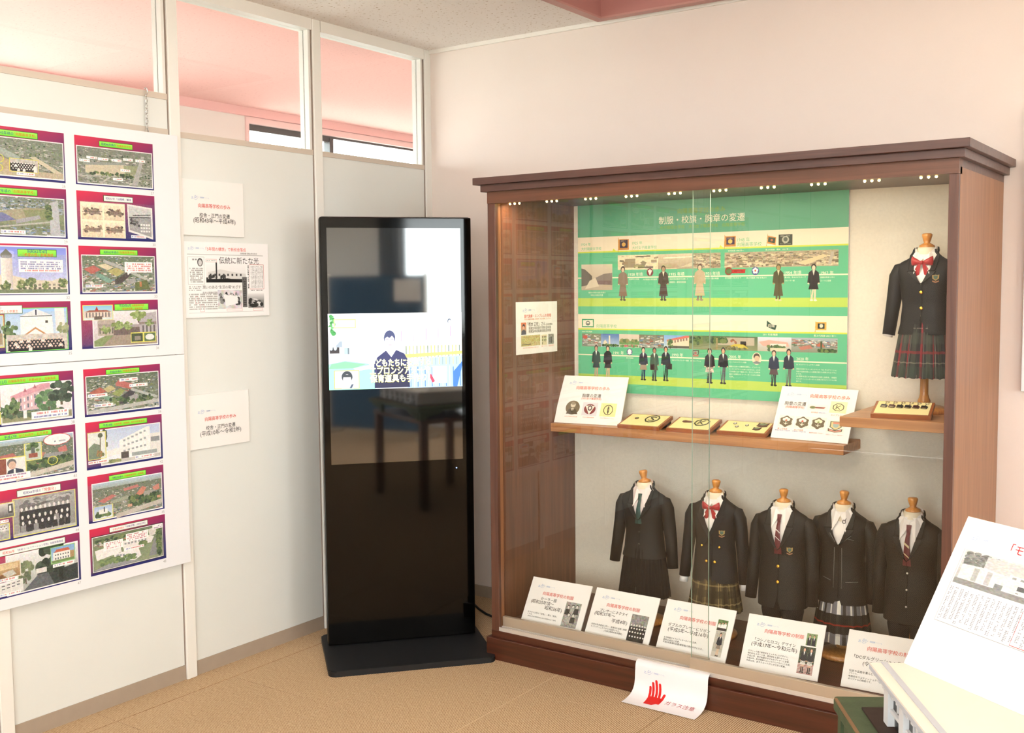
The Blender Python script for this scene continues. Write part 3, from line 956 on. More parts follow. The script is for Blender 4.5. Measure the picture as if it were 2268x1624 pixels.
def S33(p):
    frame_white(p, .04, .20, .965, .95); aerial(p, .04, .20, .965, .95, 31, AERC, 0x5f7458)
    p.poly([(.05, .48), (.18, .40), (.27, .49), (.15, .58)], 0xc05a50).poly([(.22, .40), (.32, .36), (.43, .44), (.35, .50)], 0xd8c8a0).poly([(.34, .52), (.46, .44), (.57, .53), (.47, .63)], 0xb0a85c).poly([(.18, .6), (.25, .57), (.42, .72), (.36, .78)], 0x6a9c88).poly([(.44, .70), (.6, .54), (.66, .58), (.52, .78), (.44, .80)], 0x44403e).poly([(.58, .70), (.7, .66), (.72, .76), (.62, .80)], 0x9c9a98)
    p.line(.30, .30, .62, .50, .035, 0xa8aca8).line(.62, .52, .9, .72, .03, 0xb0b4ac).poly([(.7, .76), (.86, .7), (.9, .9), (.7, .93)], 0x5c6a38).rect(.76, .74, .79, .85, 0xc07040); p.grain(.04, .2, .965, .95, .1, 5, 33)
    p.rect(.57, .32, .94, .54, 0xfbfafa); p.marks(.6, .34, .92, .52, 4, 5, 0xe07070, .7); p.poly([(.6, .53), (.66, .53), (.61, .60)], 0xfbfafa); note(p, .07, .80, .29, .86, 60); gbar(p, .26, .06, .75, .18)
def S35(p):
    p.rect(.0, .25, .24, .88, 0xf0e858).grad(.0, .265, .23, .86, 0xa8c8f0, 0xc0c4c0).tree(.1, .5, .09, .2, 4, (0x4a5a48, 0x5c6c58, 0x3a4838)).rect(0, .78, .23, .86, 0xc0beb8).rect(.14, .6, .22, .82, 0xa08868)
    p.rect(.25, .12, .96, .985, 0x7cd860); p.grad(.26, .135, .95, .97, 0x9cc4f4, 0xd8e4ec); p.poly([(.42, .28), (.60, .14), (.78, .28), (.79, .72), (.42, .72)], 0xf3f2f0).poly([(.42, .28), (.60, .14), (.78, .28), (.6, .26)], 0xdfe2e8).line(.42, .285, .78, .285, .008, 0x4c5c5c).rect(.59, .16, .605, .27, 0x34384a).rect(.70, .38, .73, .43, 0x34302e)
    p.poly([(.81, .14), (.92, .14), (.93, .6), (.82, .6)], 0xe4e4e4).tree(.3, .55, .08, .15, 8).tree(.9, .56, .06, .14, 9, (0x8c9a6c, 0xa0a874, 0x788858)); p.poly([(.45, .66), (.585, .50), (.72, .66), (.69, .66), (.585, .54), (.48, .66)], 0xc88850)
    p.rect(.26, .70, .95, .97, 0xd8cfc8); group(p, .26, .64, .95, .97, 35, 0xcac2ba, 0x1e1e26, 0xd8b8a4, 4, 15); gbar(p, 0, .06, .45, .23, True); note(p, 0, .91, .13, .97, 61, 1, False)
def S36(p):
    frame_white(p, .15, .24, .975, .96); p.grad(.15, .24, .975, .96, 0xe8e4ec, 0xc8c0c0); p.poly([(.2, .42), (.3, .38), (.42, .42), (.42, .74), (.2, .74)], 0xb4a498).rect(.2, .5, .42, .55, 0x9c9088)
    for k in range(5):
        p.rect(.22 + .04 * k, .57, .235 + .04 * k, .70, 0x5c5450)
    p.rect(.4, .52, .75, .58, 0xa89ca0).rect(.4, .58, .75, .76, 0x6a5a58).poly([(.72, .32), (.97, .26), (.97, .74), (.75, .74)], 0xb0a8b0).rect(.74, .48, .97, .53, 0x8c7c74)
    for k in range(4):
        p.rect(.78 + .05 * k, .55, .8 + .05 * k, .70, 0x5c5458)
    p.poly([(.15, .96), (.4, .74), (.7, .74), (.97, .80), (.97, .96)], 0x9c8a78).poly([(.15, .85), (.3, .74), (.4, .74), (.25, .96), (.15, .96)], 0x7c9458)
    for k, (x, y, a) in enumerate(((.3, .62, .06), (.45, .52, .07), (.58, .55, .06), (.73, .34, .09), (.88, .5, .05))):
        p.tree(x, y, a, a * 1.3, 20 + k, (0x7c9448, 0x8ca858, 0x688040, 0x9cb464))
    p.grain(.15, .24, .975, .96, .08, 5, 3); p.rect(.02, .09, .40, .41, 0xf0e860); p.grad(.03, .105, .39, .4, 0x88c0e0, 0xd8e4e0).rect(.04, .22, .38, .36, 0xdccab8).poly([(.05, .24), (.1, .2), (.32, .2), (.38, .24)], 0xa05848).poly([(.17, .22), (.195, .12), (.22, .22)], 0xa83830)
    for k in range(8):
        p.rect(.06 + .04 * k, .25, .075 + .04 * k, .35, 0x6c6468)
    p.rect(.16, .33, .26, .4, 0x5c5048).rect(.62, .70, .79, .92, 0xe8e050).rect(.63, .72, .78, .90, 0x3c4a30).rect(.67, .78, .75, .87, 0x8c8474).rect(.79, .70, .96, .92, 0xe8e050).rect(.8, .72, .95, .90, 0x507040).ell(.875, .81, .06, .065, 0xe8eae6); gbar(p, .42, .08, .87, .225)
def S38(p):
    frame_white(p, .18, .21, .965, .95); p.grad(.18, .21, .965, .95, 0xf4eef0, 0xe4dce0); p.poly([(.28, .42), (.62, .22), (.72, .22), (.72, .34), (.28, .52)], 0xd890a0).poly([(.28, .5), (.72, .3), (.72, .76), (.28, .78)], 0xd8b0b8)
    for j, y in enumerate((.48, .62)):
        for k in range(9):
            p.rect(.34 + .04 * k, y - .016 * k + .02, .356 + .04 * k, y - .016 * k + .1, 0x5c6078 if k % 2 else 0xf0eef4)
    p.poly([(.42, .36), (.44, .28), (.46, .36)], 0xb05868).poly([(.53, .3), (.55, .22), (.57, .3)], 0xb05868); p.rect(.3, .72, .75, .84, 0x6a8088).rect(.18, .8, .965, .93, 0x8a8c60).dots(.18, .72, .965, .88, 60, 4, (0x5a6c50, 0x486048, 0x7a8c58), .03, .05)
    p.tree(.3, .62, .07, .14, 1).tree(.7, .56, .12, .2, 2, (0x5c8a58, 0x78a86c, 0x487048)).tree(.85, .42, .14, .2, 3, (0x3c5040, 0x4c6450, 0x2e4034)).tree(.2, .72, .04, .1, 5); p.rect(.41, .72, .45, .88, 0xe8e6e4).grain(.18, .21, .965, .95, .08, 5, 5)
    p.rect(.5, .77, .93, .92, 0xfcfbfa); p.marks(.53, .785, .91, .84, 1, 6, 0xe07070, .7); p.marks(.53, .85, .91, .905, 1, 7, 0x7078c0, .7)
    p.rect(0, .33, .165, .60, 0xe8e060).grad(0, .35, .155, .58, 0xe4dcc8, 0x9aa890).rect(.02, .44, .15, .5, 0x4c504c).rect(0, .62, .165, .68, 0xfcfbfa); p.marks(.02, .63, .15, .67, 1, 9, 0xe07070); p.rect(0, .70, .165, .95, 0xe8e060).rect(0, .715, .155, .935, 0xb8bcb8).poly([(0, .75), (.155, .72), (.155, .82), (0, .88)], 0x6c7074); gbar(p, .0, .06, .83, .19)
def S39(p):
    frame_white(p, .035, .17, .965, .93); aerial(p, .035, .17, .965, .93, 41, AERC, 0x5a6a54)
    p.poly([(.06, .50), (.2, .40), (.28, .50), (.16, .58)], 0xb85848).poly([(.24, .44), (.34, .38), (.4, .46), (.3, .53)], 0xc0b070).poly([(.34, .56), (.46, .46), (.52, .52), (.44, .64)], 0x8c9a50).poly([(.40, .34), (.44, .28), (.62, .38), (.6, .5), (.4, .40)], 0xc06058).poly([(.2, .6), (.26, .57), (.42, .70), (.36, .76)], 0x6a9c80).poly([(.44, .66), (.58, .52), (.66, .56), (.54, .80), (.44, .80)], 0x3c3c40).poly([(.56, .66), (.68, .6), (.7, .7), (.6, .76)], 0x9c9c9c)
    p.line(.6, .5, .95, .72, .03, 0xaeb4b0).dots(.3, .62, .9, .84, 50, 4, GREENB, .025, .04).line(.035, .92, .965, .80, .04, 0xb8bab4).grain(.035, .17, .965, .93, .1, 5, 42)
    for k, (x, y) in enumerate(((.45, .25), (.58, .39), (.05, .53), (.12, .75))):
        note(p, x, y, x + .24, y + .07, 70 + k)
    gbar(p, .28, .04, .72, .15)
def S41(p):
    frame_white(p, .0, .17, .965, .95); aerial(p, 0, .17, .965, .95, 51, AERC, 0x5a6a54, 520, .12, .012)
    p.poly([(.0, .48), (.28, .42), (.32, .5), (.05, .58)], 0xb86058).poly([(.42, .66), (.56, .46), (.64, .5), (.54, .74)], 0xc07060).poly([(.78, .44), (.88, .40), (.9, .52), (.8, .54)], 0xc86860).rect(.62, .52, .84, .60, 0x8c9094); p.dots(.4, .56, .965, .84, 90, 4, GREENB, .03, .05).line(.3, .95, .965, .78, .05, 0xc8c0b0).grain(0, .17, .965, .95, .09, 5, 52)
    p.rect(.4, .27, .6, .62, 0xe8e060).rect(.41, .285, .59, .605, 0xb8c8b8).tree(.5, .38, .07, .1, 3).rect(.45, .48, .55, .56, 0x9a4a38).rect(.48, .36, .52, .48, 0x5a6460)
    p.ell(.78, .26, .16, .12, 0xc83838).ell(.78, .26, .152, .108, 0xf6f4f2); p.marks(.68, .28, .88, .32, 1, 5, 0x8890a0, .6)
    p.rect(0, .5, .42, .86, 0xe8e060).rect(.0, .515, .41, .845, 0xe4e4e0).rect(0, .515, .2, .845, 0x8c4434).rect(.03, .6, .13, .72, 0x3a3028).marks(.04, .62, .12, .7, 2, 6, 0xe0d8a0); p.ell(.26, .62, .05, .09, 0x6a6464).ell(.265, .66, .04, .08, 0xd8ac90).poly([(.2, .845), (.22, .76), (.3, .72), (.38, .77), (.4, .845)], 0x2c3450).rect(.28, .73, .3, .82, 0xf0f0f0)
    p.ell(.72, .68, .06, .09, 0xe0dc40, .84); p.rect(0, .82, .46, .95, 0xfcfbfa); p.marks(.02, .835, .42, .88, 1, 8, 0xa078b0); p.marks(.08, .89, .38, .935, 1, 9, 0xe07070); gbar(p, .13, .04, .72, .15)
def S42(p):
    frame_white(p, .19, .2, .965, .93); p.grad(.19, .2, .965, .93, 0xb4c8ec, 0xeef2f8); p.poly([(.42, .46), (.78, .24), (.83, .24), (.83, .88), (.42, .88)], 0xf4f3f0).poly([(.83, .40), (.965, .40), (.965, .88), (.83, .88)], 0xe6e4e0).poly([(.25, .66), (.55, .58), (.55, .74), (.25, .78)], 0xeeece8)
    for k in range(6):
        for j in range(3):
            p.rect(.47 + .055 * k, .46 + .11 * j - .03 * k * (1 - j * .3), .5 + .055 * k, .5 + .11 * j - .03 * k * (1 - j * .3), 0x9aa2a8)
    p.rect(.84, .48, .96, .58, 0x8a8f94).rect(.44, .72, .54, .90, 0x504a44).rect(.58, .76, .92, .84, 0x98a4a4).rect(.19, .86, .965, .93, 0xc8c4bc).tree(.23, .42, .04, .2, 3, (0x44503c, 0x5a6448)).dots(.25, .84, .45, .93, 20, 6, (0xc0b040, 0x5c7048, 0x8c9458), .03, .04)
    p.rect(.02, .22, .25, .80, 0xe8e060).rect(.03, .235, .24, .785, 0xdfe4e0).poly([(.03, .55), (.1, .45), (.17, .5), (.18, .785), (.03, .785)], 0x70846c).line(.18, .3, .175, .7, .012, 0x6a6454).ell(.18, .3, .03, .05, 0x5a6048).dots(.12, .6, .24, .78, 16, 8, (0x8c6440, 0x6a7848, 0xa87c48), .025, .05); note(p, .02, .82, .28, .89, 80, 1, False); note(p, .62, .85, .88, .915, 82); gbar(p, .17, .04, .80, .16)
def S44(p):
    p.rect(.245, .2, .97, .97, 0xe8e060); p.grad(.255, .215, .96, .955, 0xa0a09e, 0x8c8c8a); p.dots(.26, .22, .95, .45, 40, 2, (0x6c6c6c, 0x888888, 0xb0b0b0), .05, .06); p.poly([(.33, .42), (.62, .34), (.72, .36), (.33, .48)], 0x606060)
    r = random.Random(7)
    for (y, n, h) in ((.44, 11, .3), (.60, 9, .28), (.72, 8, .22)):
        for i in range(n):
            x = .32 + .58 * (i + .5) / n
            p.poly([(x - .03, y + h), (x - .026, y + .04), (x + .026, y + .04), (x + .03, y + h)], 0x2e2e30 if r.random() < .85 else 0x8c8c8c); p.ell(x, y, .014, .04, 0xe0dedb)
    p.rect(.255, .9, .96, .955, 0xb8b8b6).grain(.255, .215, .96, .955, .12, 5, 3)
    p.rect(0, .24, .27, .54, 0xe8e060).grad(0, .255, .26, .525, 0xd8d8d6, 0x585858).rect(.2, .28, .25, .46, 0x3c3c3c).rect(.21, .31, .235, .42, 0xe8e8e8); note(p, 0, .57, .2, .63, 90); p.rect(0, .64, .21, .97, 0xe8e060).rect(0, .655, .2, .955, 0xa0a09e); group(p, 0, .66, .2, .8, 91, 0xb8b8b6, 0xdcdcda, 0x505050, 2, 5); p.grain(0, .655, .2, .955, .25, 5, 9); gbar(p, .30, .04, .80, .18, True)
def S45(p):
    frame_white(p, .06, .19, .965, .95); aerial(p, .06, .19, .965, .95, 61, AERC, 0x66725c, 620, .14, .011)
    p.poly([(.12, .56), (.3, .46), (.36, .5), (.2, .62)], 0xc86860).poly([(.45, .38), (.64, .34), (.66, .40), (.46, .44)], 0xc87068).poly([(.55, .66), (.7, .40), (.76, .44), (.66, .70)], 0xd07860).poly([(.84, .46), (.93, .40), (.94, .52), (.86, .56)], 0xd07868).poly([(.28, .60), (.5, .54), (.52, .62), (.3, .66)], 0x98a088).rect(.72, .52, .88, .6, 0x9a9890)
    p.dots(.5, .54, .965, .84, 80, 4, GREENB, .026, .05).line(.35, .95, .965, .80, .05, 0xc0b8ac).rect(.5, .74, .56, .8, 0xd89878).rect(.9, .66, .95, .72, 0xd09070).grain(.06, .19, .965, .95, .09, 5, 62)
    p.rect(.06, .66, .31, .95, 0xe8e060).grad(.07, .675, .3, .935, 0x9cbce8, 0xe0e8f0).dots(.07, .78, .3, .93, 30, 8, GREENB, .03, .05).rect(.13, .74, .24, .84, 0xeceae6).rect(.19, .7, .205, .8, 0x4a4c50); gbar(p, .27, .05, .76, .17)
def S47(p):
    frame_white(p, .16, .19, .965, .95); p.grad(.16, .19, .965, .95, 0xeceef0, 0xa0a8a0); p.tree(.36, .56, .08, .2, 2, (0x6c7c54, 0x7c8c60, 0x58684a)).tree(.66, .48, .16, .36, 3, (0x2e4030, 0x3c503c, 0x243428)).rect(.48, .56, .6, .66, 0xe4e2dc).poly([(.33, .95), (.5, .68), (.62, .68), (.7, .95)], 0x565c62).poly([(.62, .70), (.965, .62), (.965, .95), (.68, .95)], 0x2c3634).rect(.74, .66, .79, .9, 0x1e2422)
    p.grain(.16, .19, .965, .95, .1, 5, 4); p.rect(.65, .2, .94, .54, 0x8cd870).grad(.66, .215, .93, .525, 0x68a4e4, 0xb8d4f0).rect(.68, .32, .88, .48, 0xf0eee8).poly([(.69, .32), (.72, .26), (.86, .26), (.88, .32)], 0xd05838).rect(.88, .34, .93, .5, 0xb08a50).rect(.66, .48, .93, .525, 0x6c9048)
    for k in range(6):
        p.rect(.7 + .03 * k, .36, .715 + .03 * k, .39, 0x5c6470).rect(.7 + .03 * k, .43, .715 + .03 * k, .47, 0x5c6470)
    note(p, .67, .55, .92, .62, 95); p.rect(0, .3, .31, .62, 0xe0d8c8).grad(0, .315, .3, .6, 0xd8b478, 0x9a6c40).rect(.04, .34, .28, .44, 0xe0c48c).poly([(.1, .5), (.22, .46), (.26, .56), (.16, .6)], 0xc8c4b8).poly([(0, .6), (.1, .52), (.14, .6)], 0x7a4c30).grain(0, .315, .3, .6, .12, 6, 8)
    note(p, .0, .60, .28, .67, 97); p.rect(0, .68, .33, .93, 0xf0f0ee).poly([(0, .76), (.3, .68), (.33, .68), (.33, .92), (0, .92)], 0xe2e2de)
    for k in range(5):
        p.rect(.04 + .055 * k, .76 - .012 * k, .075 + .055 * k, .78 - .012 * k, 0x606468).rect(.04 + .055 * k, .82 - .012 * k, .075 + .055 * k, .84 - .012 * k, 0x606468)
    note(p, .02, .90, .3, .96, 99); gbar(p, .07, .03, .83, .165, True)
def S48(p):
    p.rect(.02, .17, .97, .95, 0x202024).rect(.026, .185, .964, .935, 0xf6f4f4).rect(.036, .2, .954, .92, 0x20242a); p.grad(.04, .205, .95, .915, 0x6a8058, 0x8c9a70); p.dots(.04, .21, .95, .42, 60, 3, GREENB, .04, .05); p.town(.05, .3, .3, .42, 40, 5, AERC, .014)
    p.poly([(.06, .48), (.38, .42), (.4, .62), (.08, .70)], 0xf0eeec).poly([(.4, .40), (.72, .36), (.84, .44), (.8, .56), (.42, .56)], 0xeae6e2).poly([(.42, .34), (.66, .30), (.74, .34), (.5, .40)], 0xd06858).poly([(.3, .64), (.62, .60), (.66, .80), (.56, .88), (.3, .72)], 0xeeecea).poly([(.76, .26), (.86, .24), (.88, .40), (.78, .42)], 0xd8d4cc)
    for k in range(7):
        p.rect(.33 + .04 * k, .66 + .012 * k, .36 + .04 * k, .70 + .012 * k, 0x8a94a0).rect(.33 + .04 * k, .73 + .012 * k, .36 + .04 * k, .77 + .012 * k, 0x8a94a0).rect(.44 + .045 * k, .45, .465 + .045 * k, .49, 0x909498)
    p.poly([(.76, .86), (.84, .5), (.9, .5), (.88, .86)], 0x84888c).poly([(.04, .9), (.3, .78), (.66, .9), (.5, .915), (.04, .915)], 0x90949a).dots(.1, .68, .6, .86, 60, 9, (0x6a8850, 0x7c9858, 0x587448), .03, .04).dots(.86, .3, .95, .9, 60, 10, GREENB, .035, .05).dots(.62, .48, .75, .6, 20, 11, GREENB, .04, .06); p.grain(.04, .205, .95, .915, .07, 5, 6)
    p.rect(.17, .34, .42, .52, 0xfbfaf9); p.marks(.2, .36, .4, .50, 4, 3, 0xd07080, .55); p.rect(.46, .26, .76, .44, 0xfbfaf9); p.marks(.48, .275, .74, .425, 4, 4, 0xd06a78, .6); p.rect(.82, .20, .965, .29, 0xfbfaf9); p.marks(.84, .21, .95, .28, 2, 5, 0x9a74b0, .6); note(p, .43, .56, .70, .62, 6); gbar(p, .25, .04, .76, .155, True)

T1, T2 = ink(0x1f2f86), ink(0xd8401c)
SL = [  # (drawing, number, title pieces: text, u0, u1, vc, ink)
    (S26, '26', [('昭和43年頃の', .22, .43, .125, T1), ('「向陽高等学校」', .44, .68, .125, T2)]),
    (S27, '27', [('昭和46年頃の', .33, .51, .12, T1), ('「向陽高等学校」', .515, .715, .12, T2)]),
    (S29, '29', [('昭和47年頃の', .16, .375, .115, T1), ('「向陽高等学校」', .39, .64, .115, T2)]),
    (S30, '30', [('昭和57年「旧陽寮」解体', .36, .685, .125, T1)]),
    (S32, '32', [('昭和62年4月', .53, .75, .14, T1), ('「希望の塔」新築落成', .48, .82, .208, T2)]),
    (S33, '33', [('昭和62年頃の', .31, .495, .12, T1), ('「向陽高等学校」', .5, .72, .12, T2)]),
    (S35, '35', [('昭和62年頃の', .02, .22, .105, T1), ('高校「第3代正門」と卒業生', .0, .40, .18, T2)]),
    (S36, '36', [('平成4年6月', .48, .63, .118, T1), ('向陽高等学校', .645, .81, .118, T2), ('「福祉館校舎」新築落成', .51, .79, .185, T2)]),
    (S38, '38', [('平成6年12月', .04, .24, .125, T1), ('向陽高等学校「新第4校舎」改築落成', .26, .79, .125, T2)]),
    (S39, '39', [('平成6年頃の', .33, .48, .095, T1), ('「向陽高等学校」', .49, .69, .095, T2)]),
    (S41, '41', [('平成17年', .19, .33, .095, T1), ('「創立80周年」記念事業', .34, .68, .095, T2)]),
    (S42, '42', [('平成18年', .22, .34, .1, T1), ('向陽学園「視聴館」新校舎移転落成', .36, .76, .1, T2)]),
    (S44, '44', [('昭和44年頃の', .37, .57, .11, T1), ('「常盤台」', .59, .74, .11, T2)]),
    (S45, '45', [('令和2年頃の', .31, .45, .11, T1), ('「向陽高等学校・幼稚園」', .47, .73, .11, T2)]),
    (S47, '47', [('昭和56年', .12, .25, .1, T2), ('「長崎リハビリテーション学院」本館新築落成', .28, .80, .1, T1)]),
    (S48, '48', [('令和2年頃の', .29, .44, .1, T2), ('「向陽学園」(赤佐古町)', .46, .73, .1, T1)]),
]
SLM = []
for k, (fn, num, _) in enumerate(SL):
    p = slide_bg()
    fn(p)
    w_ = p._win(.0, .2, 1, .95)
    g_ = p.a[w_].mean(-1, keepdims=True)
    p.a[w_] = (p.a[w_] * .8 + g_ * .2) * .88 + .085
    p.grain(.02, .2, .97, .95, .13, 2.3, 500 + k)
    p.grain(.02, .2, .97, .95, .07, 7, 600 + k)
    SLM.append(picmat('photo_print_%d' % k, p, .4))
FOAM = M('white_foam_board', 0xecedf1, .5, .35)
GREYI = ink(0xa8a6a8)
SW, SH = .304, .161
COLY = [-2.553, -2.213, -1.872]
ROWU = [1.965, 1.784, 1.602, 1.419]
ROWL = [1.190, 1.010, .827, .646]
def photo_panel(label, yr, zb, zt, rows, first, full=True, shift=0.0, rot=0):
    """white panel of captioned photographs; local x runs along the wall, -y to the viewer"""
    t = thing('photo_panel', label, 'panel', (.0, yr, zb), (0, 0, math.pi / 2), 'white panels of captioned school photographs')
    box('board', -1.20, 0, -.030, -.018, 0, zt - zb, FOAM, t, .001, 1)
    box('hanging_batten', -1.1, -.1, -.018, -.013, (zt - zb) * .55, (zt - zb) * .65, POSTM, t)
    for r, z in enumerate(rows):
        for c, y in enumerate(COLY):
            if full and c > 0:
                k = first + r * 2 + c - 1
            else:
                k = (first + r * 5 + c * 3 + 4 + rot) % 16
            x0 = y - (-1.46) 
            mp = lambda u, v, e=.0306: (x0 + SW * u, -e, z - zb - SH * v)
            s = quad('photo_print', mp, 0, 0, 1, 1, SLM[k], t)
            if full and c > 0:
                for (tx, u0, u1, vc, mt) in SL[k][2]:
                    lettering('title_lettering', tx, lambda u, v: mp(u, v, .0310), u0, u1, vc, mt, s, SH / SW)
                lettering('slide_number', SL[k][1], lambda u, v: mp(u, v, .0310), .955, .995, 1.065, GREYI, s, SH / SW)
    return t
photo_panel('upper white photo panel nearest the corner, prints numbered 26 to 36', -1.46, 1.2195, 2.006, ROWU, 0)
photo_panel('lower white photo panel nearest the corner, prints numbered 38 to 48', -1.46, .447, 1.2175, ROWL, 8)
photo_panel('upper photo panel further along the partition, mirrored in the cabinet glass', -2.70, 1.2195, 2.006, ROWU, 3, False)
photo_panel('lower photo panel further along the partition, mirrored in the cabinet glass', -2.70, .447, 1.2175, ROWL, 6, False, rot=5)
photo_panel('upper photo panel farthest from the corner along the partition', -3.94, 1.2195, 2.006, ROWU, 9, False, rot=2)
photo_panel('lower photo panel farthest from the corner along the partition', -3.94, .447, 1.2175, ROWL, 12, False, rot=7)

# chain and hook the panel hangs from
ch = thing('hanging_chain', 'small steel hook and chain above the photo panel', 'chain', (.014, -1.576, 2.0))
STEEL = M('bright_steel', 0xd8d8d8, .25, .5, 1.0)
pts = [(0, .006 * math.sin(a), .150 + .012 * math.cos(a)) for a in [math.radians(q) for q in range(-60, 220, 20)]]
tube('hook', pts + [(0, .001, .128)], .0022, STEEL, ch, 6)
for k in range(7):
    z = .116 - .0175 * k
    rx, ry = (.0055, .0012) if k % 2 else (.0012, .0055)
    ring = [(.0035 * (k % 2) * 1.3 * math.cos(a), .0035 * (1 - k % 2) * 1.3 * math.cos(a), z + .0105 * math.sin(a)) for a in [math.radians(q) for q in range(0, 361, 30)]]
    tube('chain_link', ring, .0014, STEEL, ch, 5)

# ------------------------------------------------------------------ A4 signs
LOGO = ink(0xaec0de)
def logo(mapf, u0, v0, w, parent, asp, col=None):
    """the small handwritten-looking mark at the top left of every card"""
    m = col or LOGO
    sc_ = w
    def stroke(pts, t):
        v, f = [], []
        for (x0, y0), (x1, y1) in zip(pts[:-1], pts[1:]):
            dx, dy = x1 - x0, y1 - y0
            L = math.hypot(dx, dy) or 1
            nx, ny = -dy / L * t, dx / L * t
            k = len(v)
            v += [(x0 + nx, y0 + ny), (x1 + nx, y1 + ny), (x1 - nx, y1 - ny), (x0 - nx, y0 - ny)]
            f.append((k, k + 1, k + 2, k + 3))
        return v, f
    V, F = [], []
    st = [([(0, .03), (.09, .03), (.03, .07), (.0, .11), (.06, .12), (.13, .10)], .008), ([(.05, .08), (.10, .07)], .006),
          ([(.16, .08), (.20, -.03), (.24, -.05), (.23, .03), (.20, .08), (.27, .04), (.31, -.03), (.34, 0), (.30, .06)], .008),
          ([(.15, .12), (.22, .15), (.30, .13), (.36, .06)], .007), ([(.40, .0), (.38, .07)], .006), ([(.45, .02), (.455, .03)], .008), ([(.45, .06), (.455, .07)], .008)]
    r = random.Random(3)
    for k in range(5):
        x = .50 + .045 * k
        st.append(([(x, .0 + .01 * k), (x + .03, .01), (x + .03, .07), (x, .07), (x + .002, .01)], .005))
        st.append(([(x, .04), (x + .03, .04)], .004))
    for k in range(5):
        st.append(([(.75 + .05 * k, .03 + .012 * (k % 2)), (.78 + .05 * k, .045)], .006))
    st.append(([(.99, .03), (1.0, .09)], .006))
    for pts, t in st:
        v, f = stroke(pts, t)
        k = len(V)
        V += v
        F += [tuple(i + k for i in q) for q in f]
    return mesh('logo_mark', [mapf(u0 + x * w, v0 + y * w / asp) for x, y in V], F, m, parent)

CARD = M('white_card', 0xf4f1ee, .55, .3)
def card(name, label, cat, w, h, loc, rot, lines, pics=(), logo_at=(.13, .14, .28), th=.006, group=None, mat=None):
    """upright card, origin at the middle of its lower edge; local -y is the printed side"""
    t = thing(name, label, cat, loc, rot, group)
    box('board', -w / 2, w / 2, 0, th, 0, h, mat or CARD, t, .0006, 1)
    mp = lambda e: (lambda u, v: (-w / 2 + w * u, -e, h * (1 - v)))
    for (pm, u0, v0, u1, v1) in pics:
        quad('printed_picture', mp(.0005), u0, v0, u1, v1, pm, t)
    for ln in lines:
        s, u0, u1, vc, c = ln[:5]
        lettering('lettering', s, mp(.0009), u0, u1, vc, ink(c), t, h / w, ln[5] if len(ln) > 5 else None)
    if logo_at:
        logo(mp(.0009), logo_at[0], logo_at[1], logo_at[2], t, h / w)
    return t
R90 = (0, 0, math.pi / 2)
GS = 'white printed signs on the partition'
card('wall_sign', 'white A4 sign above the newspaper print, ending in 平成4年', 'sign', .294, .205, (.008, -1.292, 1.654), R90,
     [('向陽高等学校の歩み', .265, .775, .46, RED), ('校舎・正門の変遷', .28, .765, .63, BLACK), ('(昭和43年～平成4年)', .185, .855, .73, BLACK)], logo_at=(.165, .30, .27), group=GS)
card('wall_sign', 'white A4 sign below the newspaper print, ending in 令和2年', 'sign', .294, .205, (.008, -1.292, .857), R90,
     [('向陽高等学校の歩み', .27, .775, .465, RED), ('校舎・正門の変遷', .285, .76, .63, BLACK), ('(平成10年～令和2年)', .19, .855, .735, BLACK)], logo_at=(.165, .30, .27), group=GS)

p = Pic(520, 360, 0xf7f6f6)
p.rect(.055, .165, .935, .17, 0x9a9a9a).frame(.06, .2, .24, .56, 0x8a8a8a, .002)
p.marks(.08, .34, .225, .54, 8, 1, 0x9a9a98, .75); p.ell(.195, .27, .03, .055, 0x505050).ell(.195, .275, .02, .04, 0xd0d0d0); p.marks(.09, .22, .16, .25, 1, 2, 0x707070)
p.grad(.26, .29, .72, .535, 0xf4f4f4, 0xe0e0e0).rect(.26, .47, .72, .53, 0x3a3a3a).poly([(.28, .40), (.42, .36), (.6, .40), (.72, .42), (.72, .49), (.28, .49)], 0xd8d8d6).rect(.37, .27, .385, .47, 0x2e2e2e)
for k in range(8):
    p.rect(.3 + .05 * k, .42, .32 + .05 * k, .45, 0x4a4a4a)
p.dots(.28, .42, .5, .5, 14, 4, (0x1e1e1e, 0x3a3a3a), .014, .03).poly([(.26, .5), (.5, .48), (.72, .52), (.72, .535), (.26, .535)], 0x1c1c1c)
p.marks(.07, .58, .2, .65, 3, 5, 0x9a9a98); p.marks(.065, .68, .38, .9, 8, 6, 0xa4a4a2, .8)
p.rect(.385, .635, .67, .89, 0xd0d0d0).grain(.385, .635, .67, .89, .3, 12, 4).dots(.39, .66, .66, .86, 40, 7, (0x2a2a2a, 0x8a8a8a, 0xf0f0f0, 0x4a4a4a), .02, .035).poly([(.45, .70), (.6, .72), (.62, .82), (.48, .86)], 0xf2f2f2)
p.rect(.675, .46, .73, .875, 0x6a6a6a); p.marks(.688, .48, .717, .86, 12, 8, 0x202020, .95)
p.rect(.74, .69, .935, .89, 0x8a8a8a).grad(.74, .69, .935, .78, 0xe8e8e8, 0xa0a0a0).dots(.74, .75, .935, .89, 26, 9, (0x2c2c2c, 0x5a5a5a, 0xe0e0e0), .03, .03)
p.frame(.765, .29, .94, .63, 0xc07070, .003)
for k in range(9):
    p.marks(.78 + .017 * k, .31, .79 + .017 * k, .61, 26, 30 + k, 0x8c8c8a, .8)
